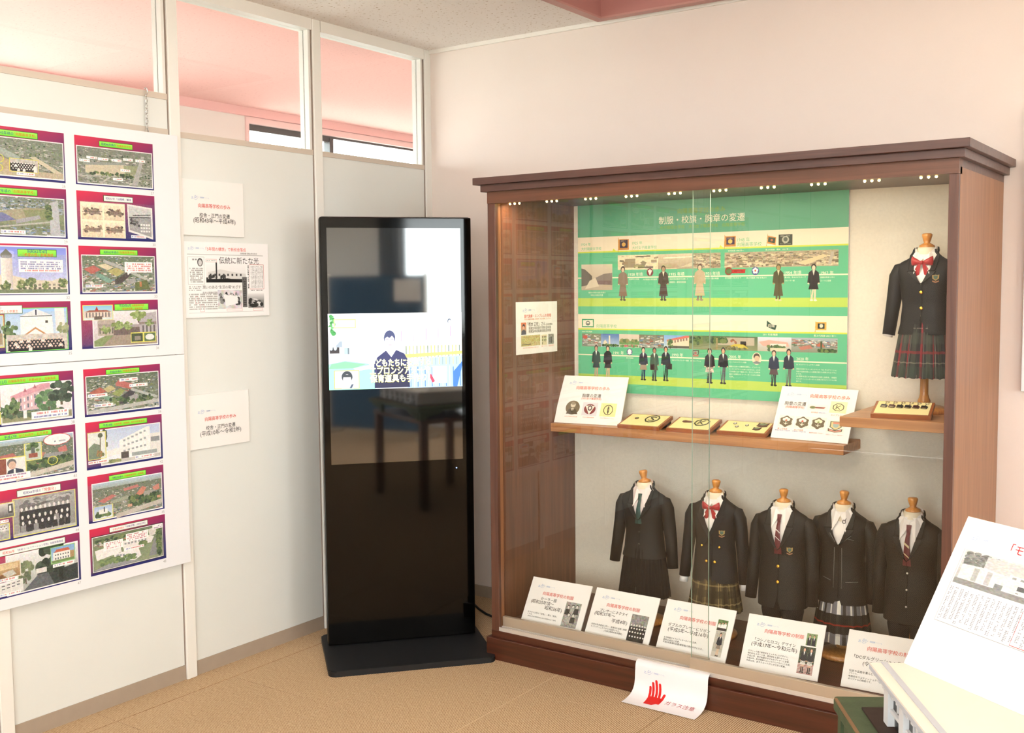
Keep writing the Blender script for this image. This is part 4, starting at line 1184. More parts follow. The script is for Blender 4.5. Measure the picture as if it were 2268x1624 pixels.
p.marks(.745, .30, .758, .62, 14, 50, 0x2c2c2c, .9); p.frame(.485, .895, .67, .925, 0xd07070, .002).frame(.8, .895, .92, .925, 0xd07070, .002).frame(.26, .225, .38, .265, 0xd07070, .002).frame(.13, .72, .165, .82, 0xd07070, .002).frame(.185, .83, .23, .925, 0xd07070, .002); p.marks(.27, .235, .37, .255, 1, 33, 0x9a9a98); p.rect(.06, .935, .93, .938, 0x9a9a9a); p.marks(.78, .635, .92, .655, 1, 60, 0x303030)
card('newspaper_print', 'white A3 print of a newspaper page between the two wall signs', 'sign', .414, .282, (.008, -1.234, 1.349), R90,
     [('「5年間の構想」で新校舎落成', .263, .727, .092, RED), ('長崎新聞 昭和63年2月5日', .66, .86, .142, INK), ('伝統に新たな光', .41, .88, .24, BLACK), ('潤いのある“生活の場”めざす', .215, .655, .598, INK), ('県央は情報処理科', .215, .385, .672, BLACK)],
     [(picmat('newspaper_page', p), .0, .0, 1, 1)], logo_at=(.066, .075, .17))
# ------------------------------------------------------------------ inside the cabinet: printed poster
GR, CRM, LIME, YEL = 0x60bc8e, 0xf3e4c8, 0xb8d25c, 0xd2dc4c
PX0, PX1, PZ0, PZ1 = .879, 2.02, 1.012, 1.799
pw, ph_ = 1160, 800
p = Pic(pw, ph_, GR)
p.rect(0, 0, 1, .18, 0x5aa682).rect(0, .18, 1, .256, CRM).rect(0, .256, 1, .264, YEL).rect(0, .503, 1, .546, LIME).rect(0, .588, 1, .664, CRM).rect(0, .664, 1, .671, YEL).rect(0, .907, 1, .953, LIME).rect(0, .953, 1, 1, GR)
p.rect(0, .393, 1, .399, CRM).rect(0, .801, 1, .807, CRM)
p.poly([(.145, .262), (.15, .243), (.165, .262)], YEL).poly([(.56, .262), (.565, .243), (.58, .262)], YEL)
SEP = (0xb0a084, 0xc8b898, 0x8c7c64, 0xd8cca8, 0x9c8c70, 0x74664f)
def sepia(x0, y0, x1, y1, seed, n=120, b=0xb4a488):
    p.rect(x0, y0, x1, y1, b)
    p.town(x0, y0 + .005, x1, y1 - .004, n, seed, SEP, .008, .3)
    p.grain(x0, y0, x1, y1, .14, 5, seed)
p.grad(.015, .324, .145, .46, 0xd8ccb4, 0xb8a890).poly([(.015, .345), (.03, .35), (.06, .385), (.06, .43), (.015, .44)], 0x6a6458).poly([(.145, .37), (.11, .375), (.075, .395), (.085, .43), (.145, .435)], 0x857a70).rect(.08, .41, .14, .43, 0x7c6460).poly([(.05, .41), (.075, .395), (.09, .44), (.03, .455)], 0xd8ccb4)
sepia(.168, .28, .331, .356, 1, 20, 0xe6dab4); p.poly([(.2, .30), (.24, .30), (.24, .345), (.19, .345)], 0x9a8c6c).poly([(.26, .32), (.27, .31), (.285, .32), (.275, .345)], 0x8c8468).line(.24, .29, .3, .288, .004, 0x6c604c).line(.25, .345, .31, .345, .006, 0x6c604c)
p.grad(.331, .28, .462, .356, 0xddd0b0, 0xa8987c).line(.35, .3, .46, .297, .004, 0xf0e8d0).poly([(.331, .356), (.40, .356), (.46, .325), (.46, .345)], 0xd0c4a4).grain(.331, .28, .462, .356, .1, 5, 3)
sepia(.462, .28, .566, .356, 4); sepia(.581, .281, .717, .356, 5); sepia(.717, .281, .821, .356, 6); sepia(.821, .281, .969, .356, 7); p.poly([(.84, .335), (.92, .30), (.935, .31), (.86, .35)], 0xd8caa0).poly([(.945, .29), (.955, .29), (.945, .35), (.935, .35)], 0xb8b0a0)
# strip of colour photographs
y0, y1 = .692, .76
def seg(x0, x1, c0, c1):
    p.grad(x0, y0, x1, y1, c0, c1)
seg(.017, .098, 0x7c8464, 0x8c8c78); p.town(.017, y0 + .004, .098, y1 - .004, 60, 8, AERC, .006); p.ell(.03, .71, .01, .01, 0xc05040)
seg(.098, .174, 0x5c7cb8, 0xb8ccdc); p.rect(.130, .70, .136, .752, 0xe8dcc4).poly([(.107, .735), (.115, .722), (.123, .735), (.123, .755), (.107, .755)], 0xe0d4b8).dots(.098, .742, .174, y1, 22, 3, GREENB, .006, .008)
seg(.174, .256, 0xdcc8b8, 0xc0c8b0); p.rect(.174, .726, .256, .745, 0x6c9458).dots(.174, .715, .256, .735, 20, 4, (0x5c7848, 0x8a8c58), .008, .01).dots(.174, .745, .256, y1, 22, 5, (0xd06070, 0x5c8c4c), .005, .006)
seg(.256, .354, 0x7c7c64, 0x8c8c7c); p.town(.256, y0 + .004, .354, y1 - .004, 70, 9, AERC, .006)
seg(.354, .45, 0x7ca8dc, 0xc8d8d8); p.poly([(.365, .72), (.44, .695), (.45, .695), (.45, .745), (.365, .745)], 0xe8d4b8).poly([(.365, .715), (.44, .692), (.45, .692), (.45, .702), (.365, .724)], 0xd07060).rect(.37, .745, .45, .757, 0x5a5c50)
for k in range(7):
    p.rect(.372 + .011 * k, .722 - .003 * k, .378 + .011 * k, .735 - .003 * k, 0x8c7868)
p.tree(.378, .735, .01, .02, 3)
seg(.45, .502, 0x6c8450, 0x84885c); p.dots(.45, y0, .502, .74, 30, 6, GREENB, .008, .01)
seg(.502, .701, 0x5a7050, 0x8c9068); p.rect(.55, .698, .69, .735, 0xb8ac98).dots(.505, y0, .60, .73, 40, 7, GREENB, .012, .014).rect(.551, .70, .558, .757, 0x9c8c60).rect(.64, .715, .66, .735, 0x2c2c28).poly([(.59, .745), (.62, .728), (.65, .73), (.67, .75)], 0xc8b848).dots(.58, .738, .67, y1, 24, 8, (0x6a7048, 0x5a5c48, 0x8c8c68), .006, .006).dots(.6, .70, .63, .73, 8, 9, (0xb06040, 0x8c6048), .004, .006)
seg(.701, .818, 0xd8dce8, 0xb8b4a0); p.poly([(.705, .715), (.74, .705), (.805, .715), (.81, .735), (.72, .735)], 0xdca898).rect(.745, .722, .80, .735, 0xe8dcd0).dots(.73, .725, .80, y1, 26, 10, GREENB, .006, .008).rect(.745, .742, .80, .758, 0xd8ccb0)
seg(.818, .969, 0xa8b4bc, 0x8a8c78); p.town(.818, .70, .969, .735, 120, 12, AERC, .006); p.poly([(.90, .73), (.915, .71), (.93, .735)], 0xc06850).rect(.914, .708, .92, .757, 0x4c5a3c).poly([(.84, .735), (.88, .725), (.89, .74), (.85, .75)], 0xb87868).dots(.90, .74, .969, y1, 30, 13, GREENB, .007, .008)
# flags
def flag(x0, y0, x1, y1, body, fringe, emblem):
    p.rect(x0, y0, x1, y1, fringe).rect(x0 + .006, y0 + .004, x1 - .005, y1 - .009, body).ell((x0 + x1) / 2, (y0 + y1) / 2, .008, .011, emblem); p.marks(x0 + .01, y0 + .007, x1 - .01, y0 + .012, 1, 3, 0xd8c8a0); p.line(x0, y0 - .008, x0 - .001, y1 + .012, .0016, 0xc8923c)
flag(.171, .197, .214, .252, 0x3a2a38, 0xc88838, 0xd8a850); flag(.581, .203, .621, .252, 0x3a2a44, 0xc88838, 0xd8c060)
p.poly([(.733, .206), (.762, .215), (.76, .252), (.732, .243)], 0xd08a3c).poly([(.736, .213), (.760, .219), (.757, .243), (.734, .236)], 0x2c4434).ell(.747, .228, .004, .006, 0xc06a40)
p.line(.7335, .198, .729, .256, .0014, 0xb89040); p.rect(.771, .204, .817, .254, 0x3c4438).ell(.794, .228, .012, .017, 0xb8b8a4).ell(.794, .226, .007, .01, 0x5c6458); p.marks(.776, .208, .812, .214, 1, 4, 0xd0d0c0); p.marks(.776, .244, .812, .250, 1, 5, 0xa0a090)
p.rect(.016, .614, .067, .657, 0x2f9a62).poly([(.021, .62), (.063, .618), (.064, .653), (.02, .653)], 0xf2ead4).ell(.042, .636, .009, .012, 0x4a5a50).ell(.042, .636, .006, .008, 0xf2ead4).line(.037, .640, .047, .640, .003, 0x4a5a50)
p.poly([(.733, .612), (.75, .63), (.767, .634), (.762, .657), (.75, .652), (.732, .64)], 0x1e4a38).line(.7325, .61, .730, .662, .0012, 0xd8d0c0)
p.rect(.898, .616, .933, .654, 0xe0a848).rect(.904, .622, .927, .647, 0x2a3c38).ell(.916, .634, .006, .009, 0xe0d8c0).line(.898, .614, .896, .664, .002, 0xe0a848)
# badges
p.ell(.298, .371, .013, .020, 0x7a2c2c).poly([(.289, .362), (.298, .389), (.307, .362), (.303, .36), (.298, .372), (.293, .36)], 0xe8e0d4).ell(.298, .363, .004, .008, 0xe8e0d4)
p.rect(.60, .364, .655, .382, 0xc0302c).poly([(.65, .364), (.657, .364), (.652, .382), (.647, .382)], 0xc0302c).ell(.596, .372, .0135, .020, 0x8a4a34).ell(.596, .372, .009, .013, 0x5c7a48).marks(.616, .367, .645, .379, 1, 3, 0x7a2420)
p.ell(.691, .373, .013, .0195, 0x3c4890)
for k in range(5):
    a = math.radians(72 * k - 90)
    p.ell(.691 + .006 * math.cos(a), .372 + .009 * math.sin(a), .0045, .0066, 0xf4eef0)
p.ell(.691, .372, .003, .005, 0xc05038); p.ell(.216, .783, .0115, .0175, 0x5a4a80).ell(.216, .78, .008, .011, 0xf2eef0).poly([(.206, .79), (.216, .785), (.226, .79), (.216, .797)], 0xf2eef0)
p.poly([(.463, .764), (.488, .764), (.487, .785), (.475, .797), (.464, .785)], 0x3c4440).poly([(.466, .768), (.485, .768), (.484, .783), (.475, .791), (.467, .783)], 0x8cb098).rect(.465, .788, .486, .796, 0xc87868).ell(.475, .778, .005, .007, 0xb0706c)
p.ell(.698, .797, .0165, .030, 0xe8d8b8).ell(.698, .787, .011, .016, 0x4c3c34).ell(.699, .797, .009, .015, 0xe0b494).poly([(.684, .815), (.698, .808), (.713, .815), (.708, .822), (.69, .822)], 0x7c8488)
# students
P_ = p.person
P_(.189, .338, .517, 0x8a7866, 0x84725f, 0x6a5c50, 0x5a5048, 0x3a302a, 0xd8c0a0, 0x8a7866, .52, True)
P_(.351, .338, .517, 0x4a3f34, 0x4c4036, 0x4c4036, 0x3a3028, 0x4a3a30, 0xb09070, 0xe8dcc0, .52, True)
P_(.490, .334, .517, 0xc0aa88, 0xc8b490, 0x7a6858, 0x9a7c70, 0x5a4a3c, 0xdcc4a0, 0xc0aa88, .55, True)
P_(.771, .342, .518, 0x4f4a2c, 0x554f30, 0x5c5238, 0xd8cca8, 0x5c5434, 0xa89060, 0xe0d4b0, .5, True)
P_(.889, .345, .519, 0x2c2a2a, 0x2a2828, 0xe4cfae, 0xe8e0d0, 0x2a2626, 0xe8d0b0, 0xe8e0d0, .52)
P_(.077, .752, .930, 0x24403a, 0x23353a, 0xc89a80, 0x3a3434, 0x3a2c26, 0xc89a80, 0xf0f0ea, .46)
P_(.126, .752, .929, 0x2a2c30, 0x2b2b2e, 0xe0b898, 0x4a4444, 0x2a2422, 0xe0b898, 0x2a2c30, .46)
P_(.272, .755, .929, 0x242c40, 0xa08c78, 0x2c3a5c, 0x222222, 0x2c2420, 0xe8c4a8, 0xf0ece4, .46)
P_(.316, .756, .930, 0x3c5a48, 0x4c5c40, 0x2a2e3c, 0x1e1e1e, 0x2a2422, 0xb07c60, 0xf0ece4, .46, False, -.1)
P_(.361, .748, .928, 0x20242a, None, 0x22262a, 0x1a1a1a, 0x221e1c, 0xd8a07c, 0xe8e4e0, .46, False, .3)
P_(.528, .752, .929, 0x2b2328, 0xd8cabc, 0x24242a, 0x1a1a1a, 0x241e20, 0xe8c0a8, 0xf0e8e0, .5)
p.marks(.518, .838, .539, .872, 4, 5, 0x6a3a34, .55)
P_(.578, .747, .929, 0x1e2028, None, 0x5c5c60, 0x1a1a1a, 0x221e1c, 0xd8a888, 0xf0ece4, .46)
P_(.758, .753, .927, 0x27304a, 0x5a4448, 0x22262c, 0x1a1a1a, 0x4a3026, 0xe4bca0, 0xf0ece4, .48)
P_(.809, .745, .927, 0x262c40, None, 0x6a6a66, 0x1a1a1a, 0x221c1a, 0xd8a888, 0xf0ece4, .46)
pm = picmat('green_history_poster', p, .35)
po = thing('timeline_poster', 'large green and cream poster of school uniform history on cabinet back', 'poster', (1.4495, -.0855, PZ0))
pW, pH = PX1 - PX0, PZ1 - PZ0
box('panel', -pW / 2, pW / 2, -.012, 0, 0, pH, FOAM, po, .0008, 1)
pmap = lambda e: (lambda u, v: (-pW / 2 + pW * u, -.012 - e, pH * (1 - v)))
quad('printed_face', pmap(.0005), 0, 0, 1, 1, pm, po)
A = pH / pW
GT, CT, OT = 0x5fbf82, 0xfbf2dc, 0x8fae3a
for s, u0, u1, vc, c in (
    ('向陽高等学校の歩み', .406, .582, .068, OT), ('制服・校旗・胸章の変遷', .333, .653, .110, CT), ('大村裁縫女学校　大村女子職業学校　向陽高等学校', .337, .653, .146, OT),
    ('1924 年', .015, .055, .217, GT), ('大村裁縫女学校', .015, .100, .241, GT), ('1925 年', .227, .268, .219, GT), ('大村女子職業学校', .227, .325, .243, GT), ('1948 年', .626, .671, .221, GT), ('向陽高等学校', .626, .712, .244, GT),
    ('初代校旗 1948 年～', .594, .650, .273, CT), ('第２代校旗　略旗　1951 年～', .726, .81, .273, CT),
    ('1928 年頃', .213, .269, .380, CT), ('1935 年頃', .375, .432, .382, CT), ('1938 年頃', .509, .564, .382, CT), ('1954 年頃', .793, .848, .384, CT), ('1962 年', .913, .954, .387, CT),
    ('和服時代の制服', .215, .255, .405, CT), ('大村裁縫女学校徽章', .271, .326, .407, CT), ('家庭科教員養成科を設置した', .376, .446, .407, CT), ('師範科・専攻科制服', .376, .438, .423, CT), ('セーラー服の制服', .508, .56, .407, CT), ('初代胸章 1948 年まで', .583, .641, .405, CT), ('第２代胸章 1948 年頃より', .66, .73, .406, CT), ('夏は白、冬はエビスカーフ', .792, .863, .406, CT), ('のセーラー服', .792, .826, .422, CT), ('家庭科新設と共に', .911, .958, .408, CT), ('スーツに変更', .911, .946, .424, CT),
    ('裁縫女学校の生徒 玖島川', .045, .117, .473, CT), ('昭和２年頃の写真', .055, .107, .487, CT), ('向陽高等学校', .078, .164, .650, GT), ('2000 年頃 略旗', .016, .060, .681, CT), ('2011 年頃 略旗', .719, .77, .679, CT), ('第３代校旗 2021 年～', .892, .965, .680, CT),
    ('1991 年', .150, .193, .790, CT), ('1993 年', .386, .428, .791, CT), ('2005 年', .600, .643, .791, CT), ('2020 年', .835, .876, .791, CT), ('第３代胸章', .203, .232, .815, CT), ('紺のダブルブレザー制服　向陽エンブレム', .386, .496, .818, CT),
    ('コシノヒロコデザイン制服', .6, .662, .817, CT), ('DC ダルグリーシュデザイン制服', .835, .912, .818, CT),
    ('最新のスポーツ素材を採用し、インナーに', .6, .711, .839, CT), ('セーラーのデザインを取り入れるなど、これま', .6, .711, .852, CT), ('での制服とは一味違った、さとした女性を', .6, .711, .864, CT), ('演出する個性あるコーディネートはその特徴', .6, .711, .877, CT), ('です。', .6, .617, .890, CT),
    ('英国が注目するターダンブランド「DC ダルグリーシュ」', .835, .968, .839, CT), ('伝統や品格を重んじる英国王室にも採用されるブラン', .835, .968, .851, CT), ('ドです。', .835, .853, .863, CT), ('100 周年を迎える向陽高校の伝統と品格を、本格的', .835, .968, .874, CT), ('なスコティッシュターダンに反映させたオリジナルの制', .835, .968, .886, CT), ('服です。', .835, .853, .898, CT)):
    lettering('lettering', s, pmap(.0009), u0, u1, vc, ink(c), po, A)
lettering('lettering', '向陽', pmap(.0009), .737, .760, .636, ink(CT), po, A)

# ------------------------------------------------------------------ cards in the cabinet
def sphoto(kind, seed):
    """small printed photographs on the cards"""
    if kind == 'bw_group':
        q = Pic(120, 200, 0x9a9894); q.grain(0, 0, 1, 1, .3, 10, seed)
        for k, (x, y) in enumerate(((.2, .2), (.5, .16), (.75, .14), (.35, .5), (.65, .5))):
            q.ell(x, y, .1, .07, 0x2c2a28).ell(x, y + .015, .075, .055, 0xd8d4cc).poly([(x - .17, y + .32), (x - .13, y + .09), (x + .13, y + .09), (x + .17, y + .32)], (0x3c3a38, 0xb0aca4)[k % 2])
        q.grain(0, 0, 1, 1, .25, 5, seed + 1)
    elif kind == 'bw_class':
        q = Pic(120, 200, 0x8c8a86); q.grain(0, 0, 1, .5, .35, 8, seed).rect(0, .45, 1, 1, 0x2a2827)
        for j, y in enumerate((.4, .52, .66, .82)):
            for i in range(6):
                q.ell(.1 + .16 * i + .05 * (j % 2), y, .045, .032, 0xe4e0d8)
        q.grain(0, .4, 1, 1, .2, 5, seed)
    elif kind == 'summer':
        q = Pic(120, 150, 0x5c7a48); q.grain(0, 0, 1, 1, .3, 9, seed)
        for x, y in ((.2, .35), (.5, .3), (.78, .25)):
            q.ell(x, y, .09, .09, 0x2a2422).ell(x, y + .02, .07, .07, 0xe0b498).poly([(x - .16, .8), (x - .12, y + .1), (x + .12, y + .1), (x + .16, .8)], 0xf2efec).rect(x - .15, .75, x + .15, 1, 0x3a3438)
    elif kind == 'girl':
        q = Pic(120, 260, 0xb4b0a4); q.grain(0, 0, 1, .7, .2, 9, seed).rect(0, .8, 1, 1, 0xc8c0b4)
        q.person(.55, .06, .98, 0x232733, 0x8a7a6c, 0xd8b090, 0x201e1e, 0x2a2220, 0xe0b498, 0xf2efec, .42)
    elif kind == 'boys':
        q = Pic(120, 150, 0x7c9464); q.grain(0, 0, 1, 1, .25, 8, seed)
        for x in (.3, .72):
            q.ell(x, .2, .09, .1, 0x241e1c).ell(x, .24, .075, .085, 0xd8a888).poly([(x - .2, 1), (x - .17, .36), (x + .17, .36), (x + .2, 1)], 0x20242a).poly([(x - .05, .34), (x + .05, .34), (x, .6)], 0xf2efec)
    else:
        q = Pic(150, 300, 0x3c4a38); q.grain(0, 0, 1, .5, .25, 9, seed)
        for k in range(8):
            q.rect(0, .62 + .05 * k, 1, .645 + .05 * k, 0x9c5c58).rect(0, .645 + .05 * k, 1, .67 + .05 * k, 0xc8bcb4)
        for x in (.3, .74):
            q.person(x, .03, .97, 0x1f232a, 0xd8d4cc, 0xdcae90, 0x1c1c1e, 0x2a2220, 0xe0b498, 0xf4f2ee, .36)
            q.marks(x - .13, .45, x + .13, .62, 5, 4, 0x2a2a2c, .5).rect(x - .09, .74, x - .02, .93, 0x1c1c20).rect(x + .02, .74, x + .09, .93, 0x1c1c20)
    return picmat('card_photo_' + kind, q, .4)
KU = '向陽高等学校の制服'
GC = 'white caption cards along the cabinet floor'
LEAN = math.radians(-32)
def floor_card(n, ang, a, b, label, lines, pics):
    """stands on the cabinet floor, leaning back; a, b its lower corners"""
    w = .270
    mx, my = (a[0] + b[0]) / 2, (a[1] + b[1]) / 2
    c = card('caption_card', label, 'card', w, .191, (mx, my, .1415), (LEAN, 0, math.radians(ang)), lines, pics, (.13, .148, .275), .005, GC)
    box('easel_strut', -.05, .05, .005, .007, .0, .11, CARD, c)
    return c
floor_card(1, 1, (.912, -.598), (1.183, -.592), 'caption card nearest the left cabinet end, about the sailor uniform',
    [(KU, .24, .755, .31, RED), ('セーラー服', .231, .498, .425, BLACK), ('(昭和25年頃～', .082, .468, .51, BLACK), ('昭和36年)', .336, .624, .6, BLACK), ('ネクタイは冬は「白色」、夏は「黒色」', .077, .57, .735, INK), ('とする。', .083, .164, .775, INK), ('(昭和31年女子職業学校における制服改訂より抜粋)', .094, .573, .82, INK)],
    [(sphoto('bw_group', 1), .664, .39, .911, .9)])
floor_card(2, 0, (1.201, -.590), (1.468, -.592), 'caption card second from the left, about blazer with necktie',
    [(KU, .231, .75, .31, RED), ('ブレザーにネクタイ', .148, .586, .435, BLACK), ('(昭和37年～', .077, .402, .512, BLACK), ('平成4年)', .367, .61, .605, BLACK), ('女性の社会進出に伴い、商業科を設置し制服', .071, .63, .73, INK), ('もブレザーにネクタイが採用された。', .077, .532, .778, INK), ('(写真は昭和45年卒業生)', .292, .578, .825, INK)],
    [(sphoto('bw_class', 2), .653, .395, .911, .92)])
floor_card(3, 0, (1.495, -.58), (1.764, -.579), 'caption card in the middle, about double blazer with ribbon',
    [(KU, .244, .761, .315, RED), ('ダブルのブレザーにリボン', .1, .703, .475, BLACK), ('(平成5年～平成16年)', .112, .694, .567, BLACK), ('女子制服がダブルブレザータイプに変更。', .08, .56, .73, INK), ('夏服は2回ほど変更。', .081, .319, .776, INK), ('平成5年普通科設置(福音館)で男女共学となる。', .082, .661, .822, INK)],
    [(sphoto('summer', 3), .784, .214, .924, .418), (sphoto('girl', 4), .786, .425, .924, .907)])
floor_card(4, 3, (1.819, -.58), (2.085, -.567), 'caption card fourth from the left, with two photographs of blazer pupils',
    [(KU, .245, .75, .273, RED), ('「コシノヒロコ」デザイン', .138, .666, .45, BLACK), ('(平成17年～令和元年)', .104, .693, .54, BLACK), ('クラシック感と斬新性をミックスしたデザイン。', .079, .6, .67, INK), ('現代的なスポーツ感、清涼感をも漂わせている。', .079, .615, .714, INK), ('平成21年、男子制服がダブルのブレザーに変更。', .079, .625, .758, INK), ('平成24年、男子制服がコシノヒロコデザインに変更。', .079, .64, .802, INK), ('平成26年、女子スカートがヒダ付きに変更。', .078, .586, .847, INK)],
    [(sphoto('boys', 5), .784, .187, .915, .405), (sphoto('pair', 6), .728, .429, .922, .913)])
floor_card(5, 2.4, (2.164, -.56), (2.428, -.549), 'caption card at the right end, half hidden by the building model',
    [(KU, .249, .79, .285, RED), ('「DCダルグリーシュ・ターダン」', .108, .83, .45, BLACK), ('(令和2年～)', .221, .53, .555, BLACK), ('伝統や品格を重んじる英国王室御用達', .074, .62, .705, INK), ('ブランド。', .075, .178, .75, INK), ('本格的なスコティッシュターダンを取り入れた', .076, .66, .80, INK), ('オリジナルの制服です。', .077, .353, .845, INK)], [])

# pictures of badges on the two shelf cards
def bpic(fn, w=120, h=120, bg=0xf6eedc):
    q = Pic(w, h, bg)
    fn(q)
    return q
def octo(q, c=0x4a4a30, f=.36):
    for r_, cc in ((f, c), (f * .84, None)):
        pts = [(.5 + r_ * math.cos(math.radians(45 * k + 22.5)), .5 + r_ * math.sin(math.radians(45 * k + 22.5))) for k in range(8)]
        q.poly(pts, cc if cc is not None else 0xf0e2a8)
def b_port(q):
    q.ell(.5, .5, .48, .49, 0x7a6c54).ell(.5, .30, .17, .2, 0xd8ccb4).ell(.5, .2, .16, .1, 0x9a8c74).poly([(.1, .95), (.25, .62), (.5, .55), (.75, .62), (.9, .95)], 0x5c5040).poly([(.4, .55), (.6, .55), (.5, .8)], 0xe8e0cc).rect(.48, .62, .52, .85, 0x2c261e)
def b_v(q):
    q.a[:] = rgb(0xdcd8dc); q.ell(.5, .5, .38, .38, 0x7a2c28).poly([(.18, .25), (.34, .25), (.5, .62), (.66, .25), (.82, .25), (.5, .92)], 0xf0e8dc).ell(.5, .42, .18, .24, 0xe8dcd0).ell(.5, .42, .14, .2, 0x3c2c28, .6)
def b_s(q):
    q.a[:] = rgb(0xf0e2a0); q.ell(.5, .5, .3, .38, 0x4a4430, .86).ell(.5, .5, .06, .3, 0x5a5440, .2)
def b_k(q):
    q.a[:] = rgb(0xf4eab8); octo(q)
    q.line(.4, .32, .36, .68, .05, 0x4a4a30).line(.62, .34, .40, .52, .045, 0x4a4a30).line(.44, .5, .6, .68, .045, 0x4a4a30)
def b_red(q):
    q.rect(.3, .38, .82, .64, 0xa85c48).poly([(.78, .38), (.88, .38), (.8, .64), (.7, .64)], 0xa85c48).ell(.26, .5, .15, .24, 0x8c7c50).ell(.26, .5, .1, .16, 0x6a7a4c).line(.4, .51, .75, .51, .06, 0x7a3c34)
def b_flower(c, mid):
    def f(q):
        q.ell(.5, .5, .38, .42, 0x6a5c44)
        for k in range(6):
            a = math.radians(60 * k - 90)
            q.ell(.5 + .32 * math.cos(a), .5 + .36 * math.sin(a), .13, .13, 0x6a5c44)
        for a in (-150, -90, -30):
            q.ell(.5 + .15 * math.cos(math.radians(a)), .42 + .16 * math.sin(math.radians(a)), .12, .13, c)
        q.ell(.5, .40, .07, .08, mid).line(.5, .5, .5, .78, .05, 0xf0e8d4).poly([(.3, .6), (.5, .7), (.7, .6), (.5, .78)], 0xf0e8d4)
    return f
def b_shield(q):
    q.poly([(.15, .08), (.85, .08), (.84, .55), (.5, .82), (.16, .55)], 0x5c5c3c).poly([(.21, .13), (.79, .13), (.78, .53), (.5, .75), (.22, .53)], 0xd8c890).ell(.5, .38, .17, .2, 0x9cb4b0).rect(.32, .14, .68, .3, 0xd88c74).poly([(.08, .66), (.3, .74), (.5, .80), (.7, .74), (.92, .66), (.9, .88), (.5, .97), (.1, .88)], 0x5c4c34).poly([(.14, .72), (.5, .86), (.86, .72), (.84, .85), (.5, .93), (.16, .85)], 0xd89080)
for fn_ in (b_port, b_v, b_s, b_k, b_red, b_shield):
    pass
PM = {k: picmat('badge_picture_' + k, bpic(f, w, h, bg), .45) for k, f, w, h, bg in (('portrait', b_port, 100, 120, 0xf4f1ee), ('v', b_v, 120, 120, 0xdcd8dc), ('s', b_s, 120, 120, 0xf0e2a0), ('k', b_k, 120, 120, 0xf4eab8), ('red', b_red, 160, 80, 0xf1ede6), ('f1', b_flower(0xf2e8e0, 0xd0785c), 120, 120, 0xf1ece0), ('f2', b_flower(0xf2e8e0, 0xd0584c), 120, 120, 0xf1ece0), ('f3', b_flower(0xe8e0c0, 0x8ca060), 120, 120, 0xf1ece0), ('sh', b_shield, 120, 120, 0xf1ece0))}
GS2 = 'white badge history cards on the cabinet shelf'
c = card('badge_card', 'white badge card at the shelf left end, with an oval portrait', 'card', .296, .21, (1.003, -.2385, .8915), (math.radians(-26), 0, math.radians(7)),
    [('向陽高等学校の歩み', .246, .751, .254, 0xe0592c), ('胸章の変遷', .356, .642, .411, 0x4a3a24), ('(大村女子職業学校)', .351, .654, .478, 0xe0592c), ('大村女子職業学校創立者', .143, .338, .862, 0xd88060), ('大村女子職業学校徽章', .42, .593, .862, 0xd88060), ('大村女子職業学校エンブレム', .683, .889, .862, 0xd88060)],
    [(PM['portrait'], .135, .527, .356, .823), (PM['v'], .394, .552, .621, .827), (PM['s'], .668, .553, .9, .827)], (.13, .13, .28), .005, GS2)
box('easel_strut', -.05, .05, .005, .007, .0, .12, CARD, c)
c = card('badge_card', 'white badge card at the shelf right end, with seven badge pictures', 'card', .292, .207, (1.925, -.2265, .8915), (math.radians(-28), 0, math.radians(-4)),
    [('向陽高等学校の歩み', .405, .916, .163, 0xe0592c), ('胸章の変遷', .088, .372, .326, 0x4a3a24), ('(向陽高等学校)', .11, .359, .398, 0xe0592c), ('初代胸章', .46, .55, .47, 0xd88060), ('昭和23年～', .56, .66, .47, 0x7078b8), ('エンブレム', .72, .86, .49, 0xd88060), ('第２代胸章', .07, .2, .82, 0xd88060), ('昭和23年頃～平成3年', .04, .24, .85, 0x7078b8), ('第３代胸章', .29, .41, .82, 0xd88060), ('平成3年～平成17年', .27, .45, .85, 0x7078b8), ('看護専攻胸章 平成4年～', .49, .68, .85, 0xc07a78), ('向陽エンブレム 平成5年～', .71, .93, .86, 0xc07a78)],
    [(PM['red'], .397, .322, .666, .43), (PM['k'], .689, .239, .9, .453), (PM['f1'], .06, .563, .26, .785), (PM['f2'], .275, .561, .475, .784), (PM['f3'], .482, .558, .682, .779), (PM['sh'], .7, .59, .92, .82)], (.096, .135, .26), .005, GS2)
box('easel_strut', -.05, .05, .005, .007, .0, .12, CARD, c)

# donor sign on the inner left side
q1 = Pic(90, 130, 0xd0805c); q1.grad(0, 0, 1, 1, 0xe07850, 0x98a088); q1.ell(.5, .3, .24, .18, 0x2a2a34).ell(.48, .42, .18, .14, 0xe0a890).poly([(.05, 1), (.15, .68), (.5, .58), (.88, .68), (.95, 1)], 0x4c4c58)
q2 = Pic(220, 100, 0xc4b880); q2.grain(0, 0, 1, 1, .22, 8, 3); q2.dots(0, .1, 1, .9, 160, 5, (0xb0a468, 0x9a8c58, 0xd0c490, 0xc08850), .02, .04); q2.rect(.02, .82, .5, .88, 0x4a4438)
q3 = Pic(80, 110, 0xe4dcb8)
for k in range(7):
    q3.ell(.2 + .3 * (k % 3), .22 + .3 * (k // 3), .08, .09, 0x5c5c40).line(.2 + .3 * (k % 3), .3 + .3 * (k // 3), .15 + .3 * (k % 3), .44 + .3 * (k // 3), .04, 0x4c4c38)
q4 = Pic(80, 110, 0x8c8c84); q4.grain(0, 0, 1, 1, .3, 7, 8).rect(.4, .25, .62, .9, 0x3a3434).rect(.12, .3, .26, .85, 0x5c605c).ell(.5, .2, .08, .07, 0xb8a8a0)
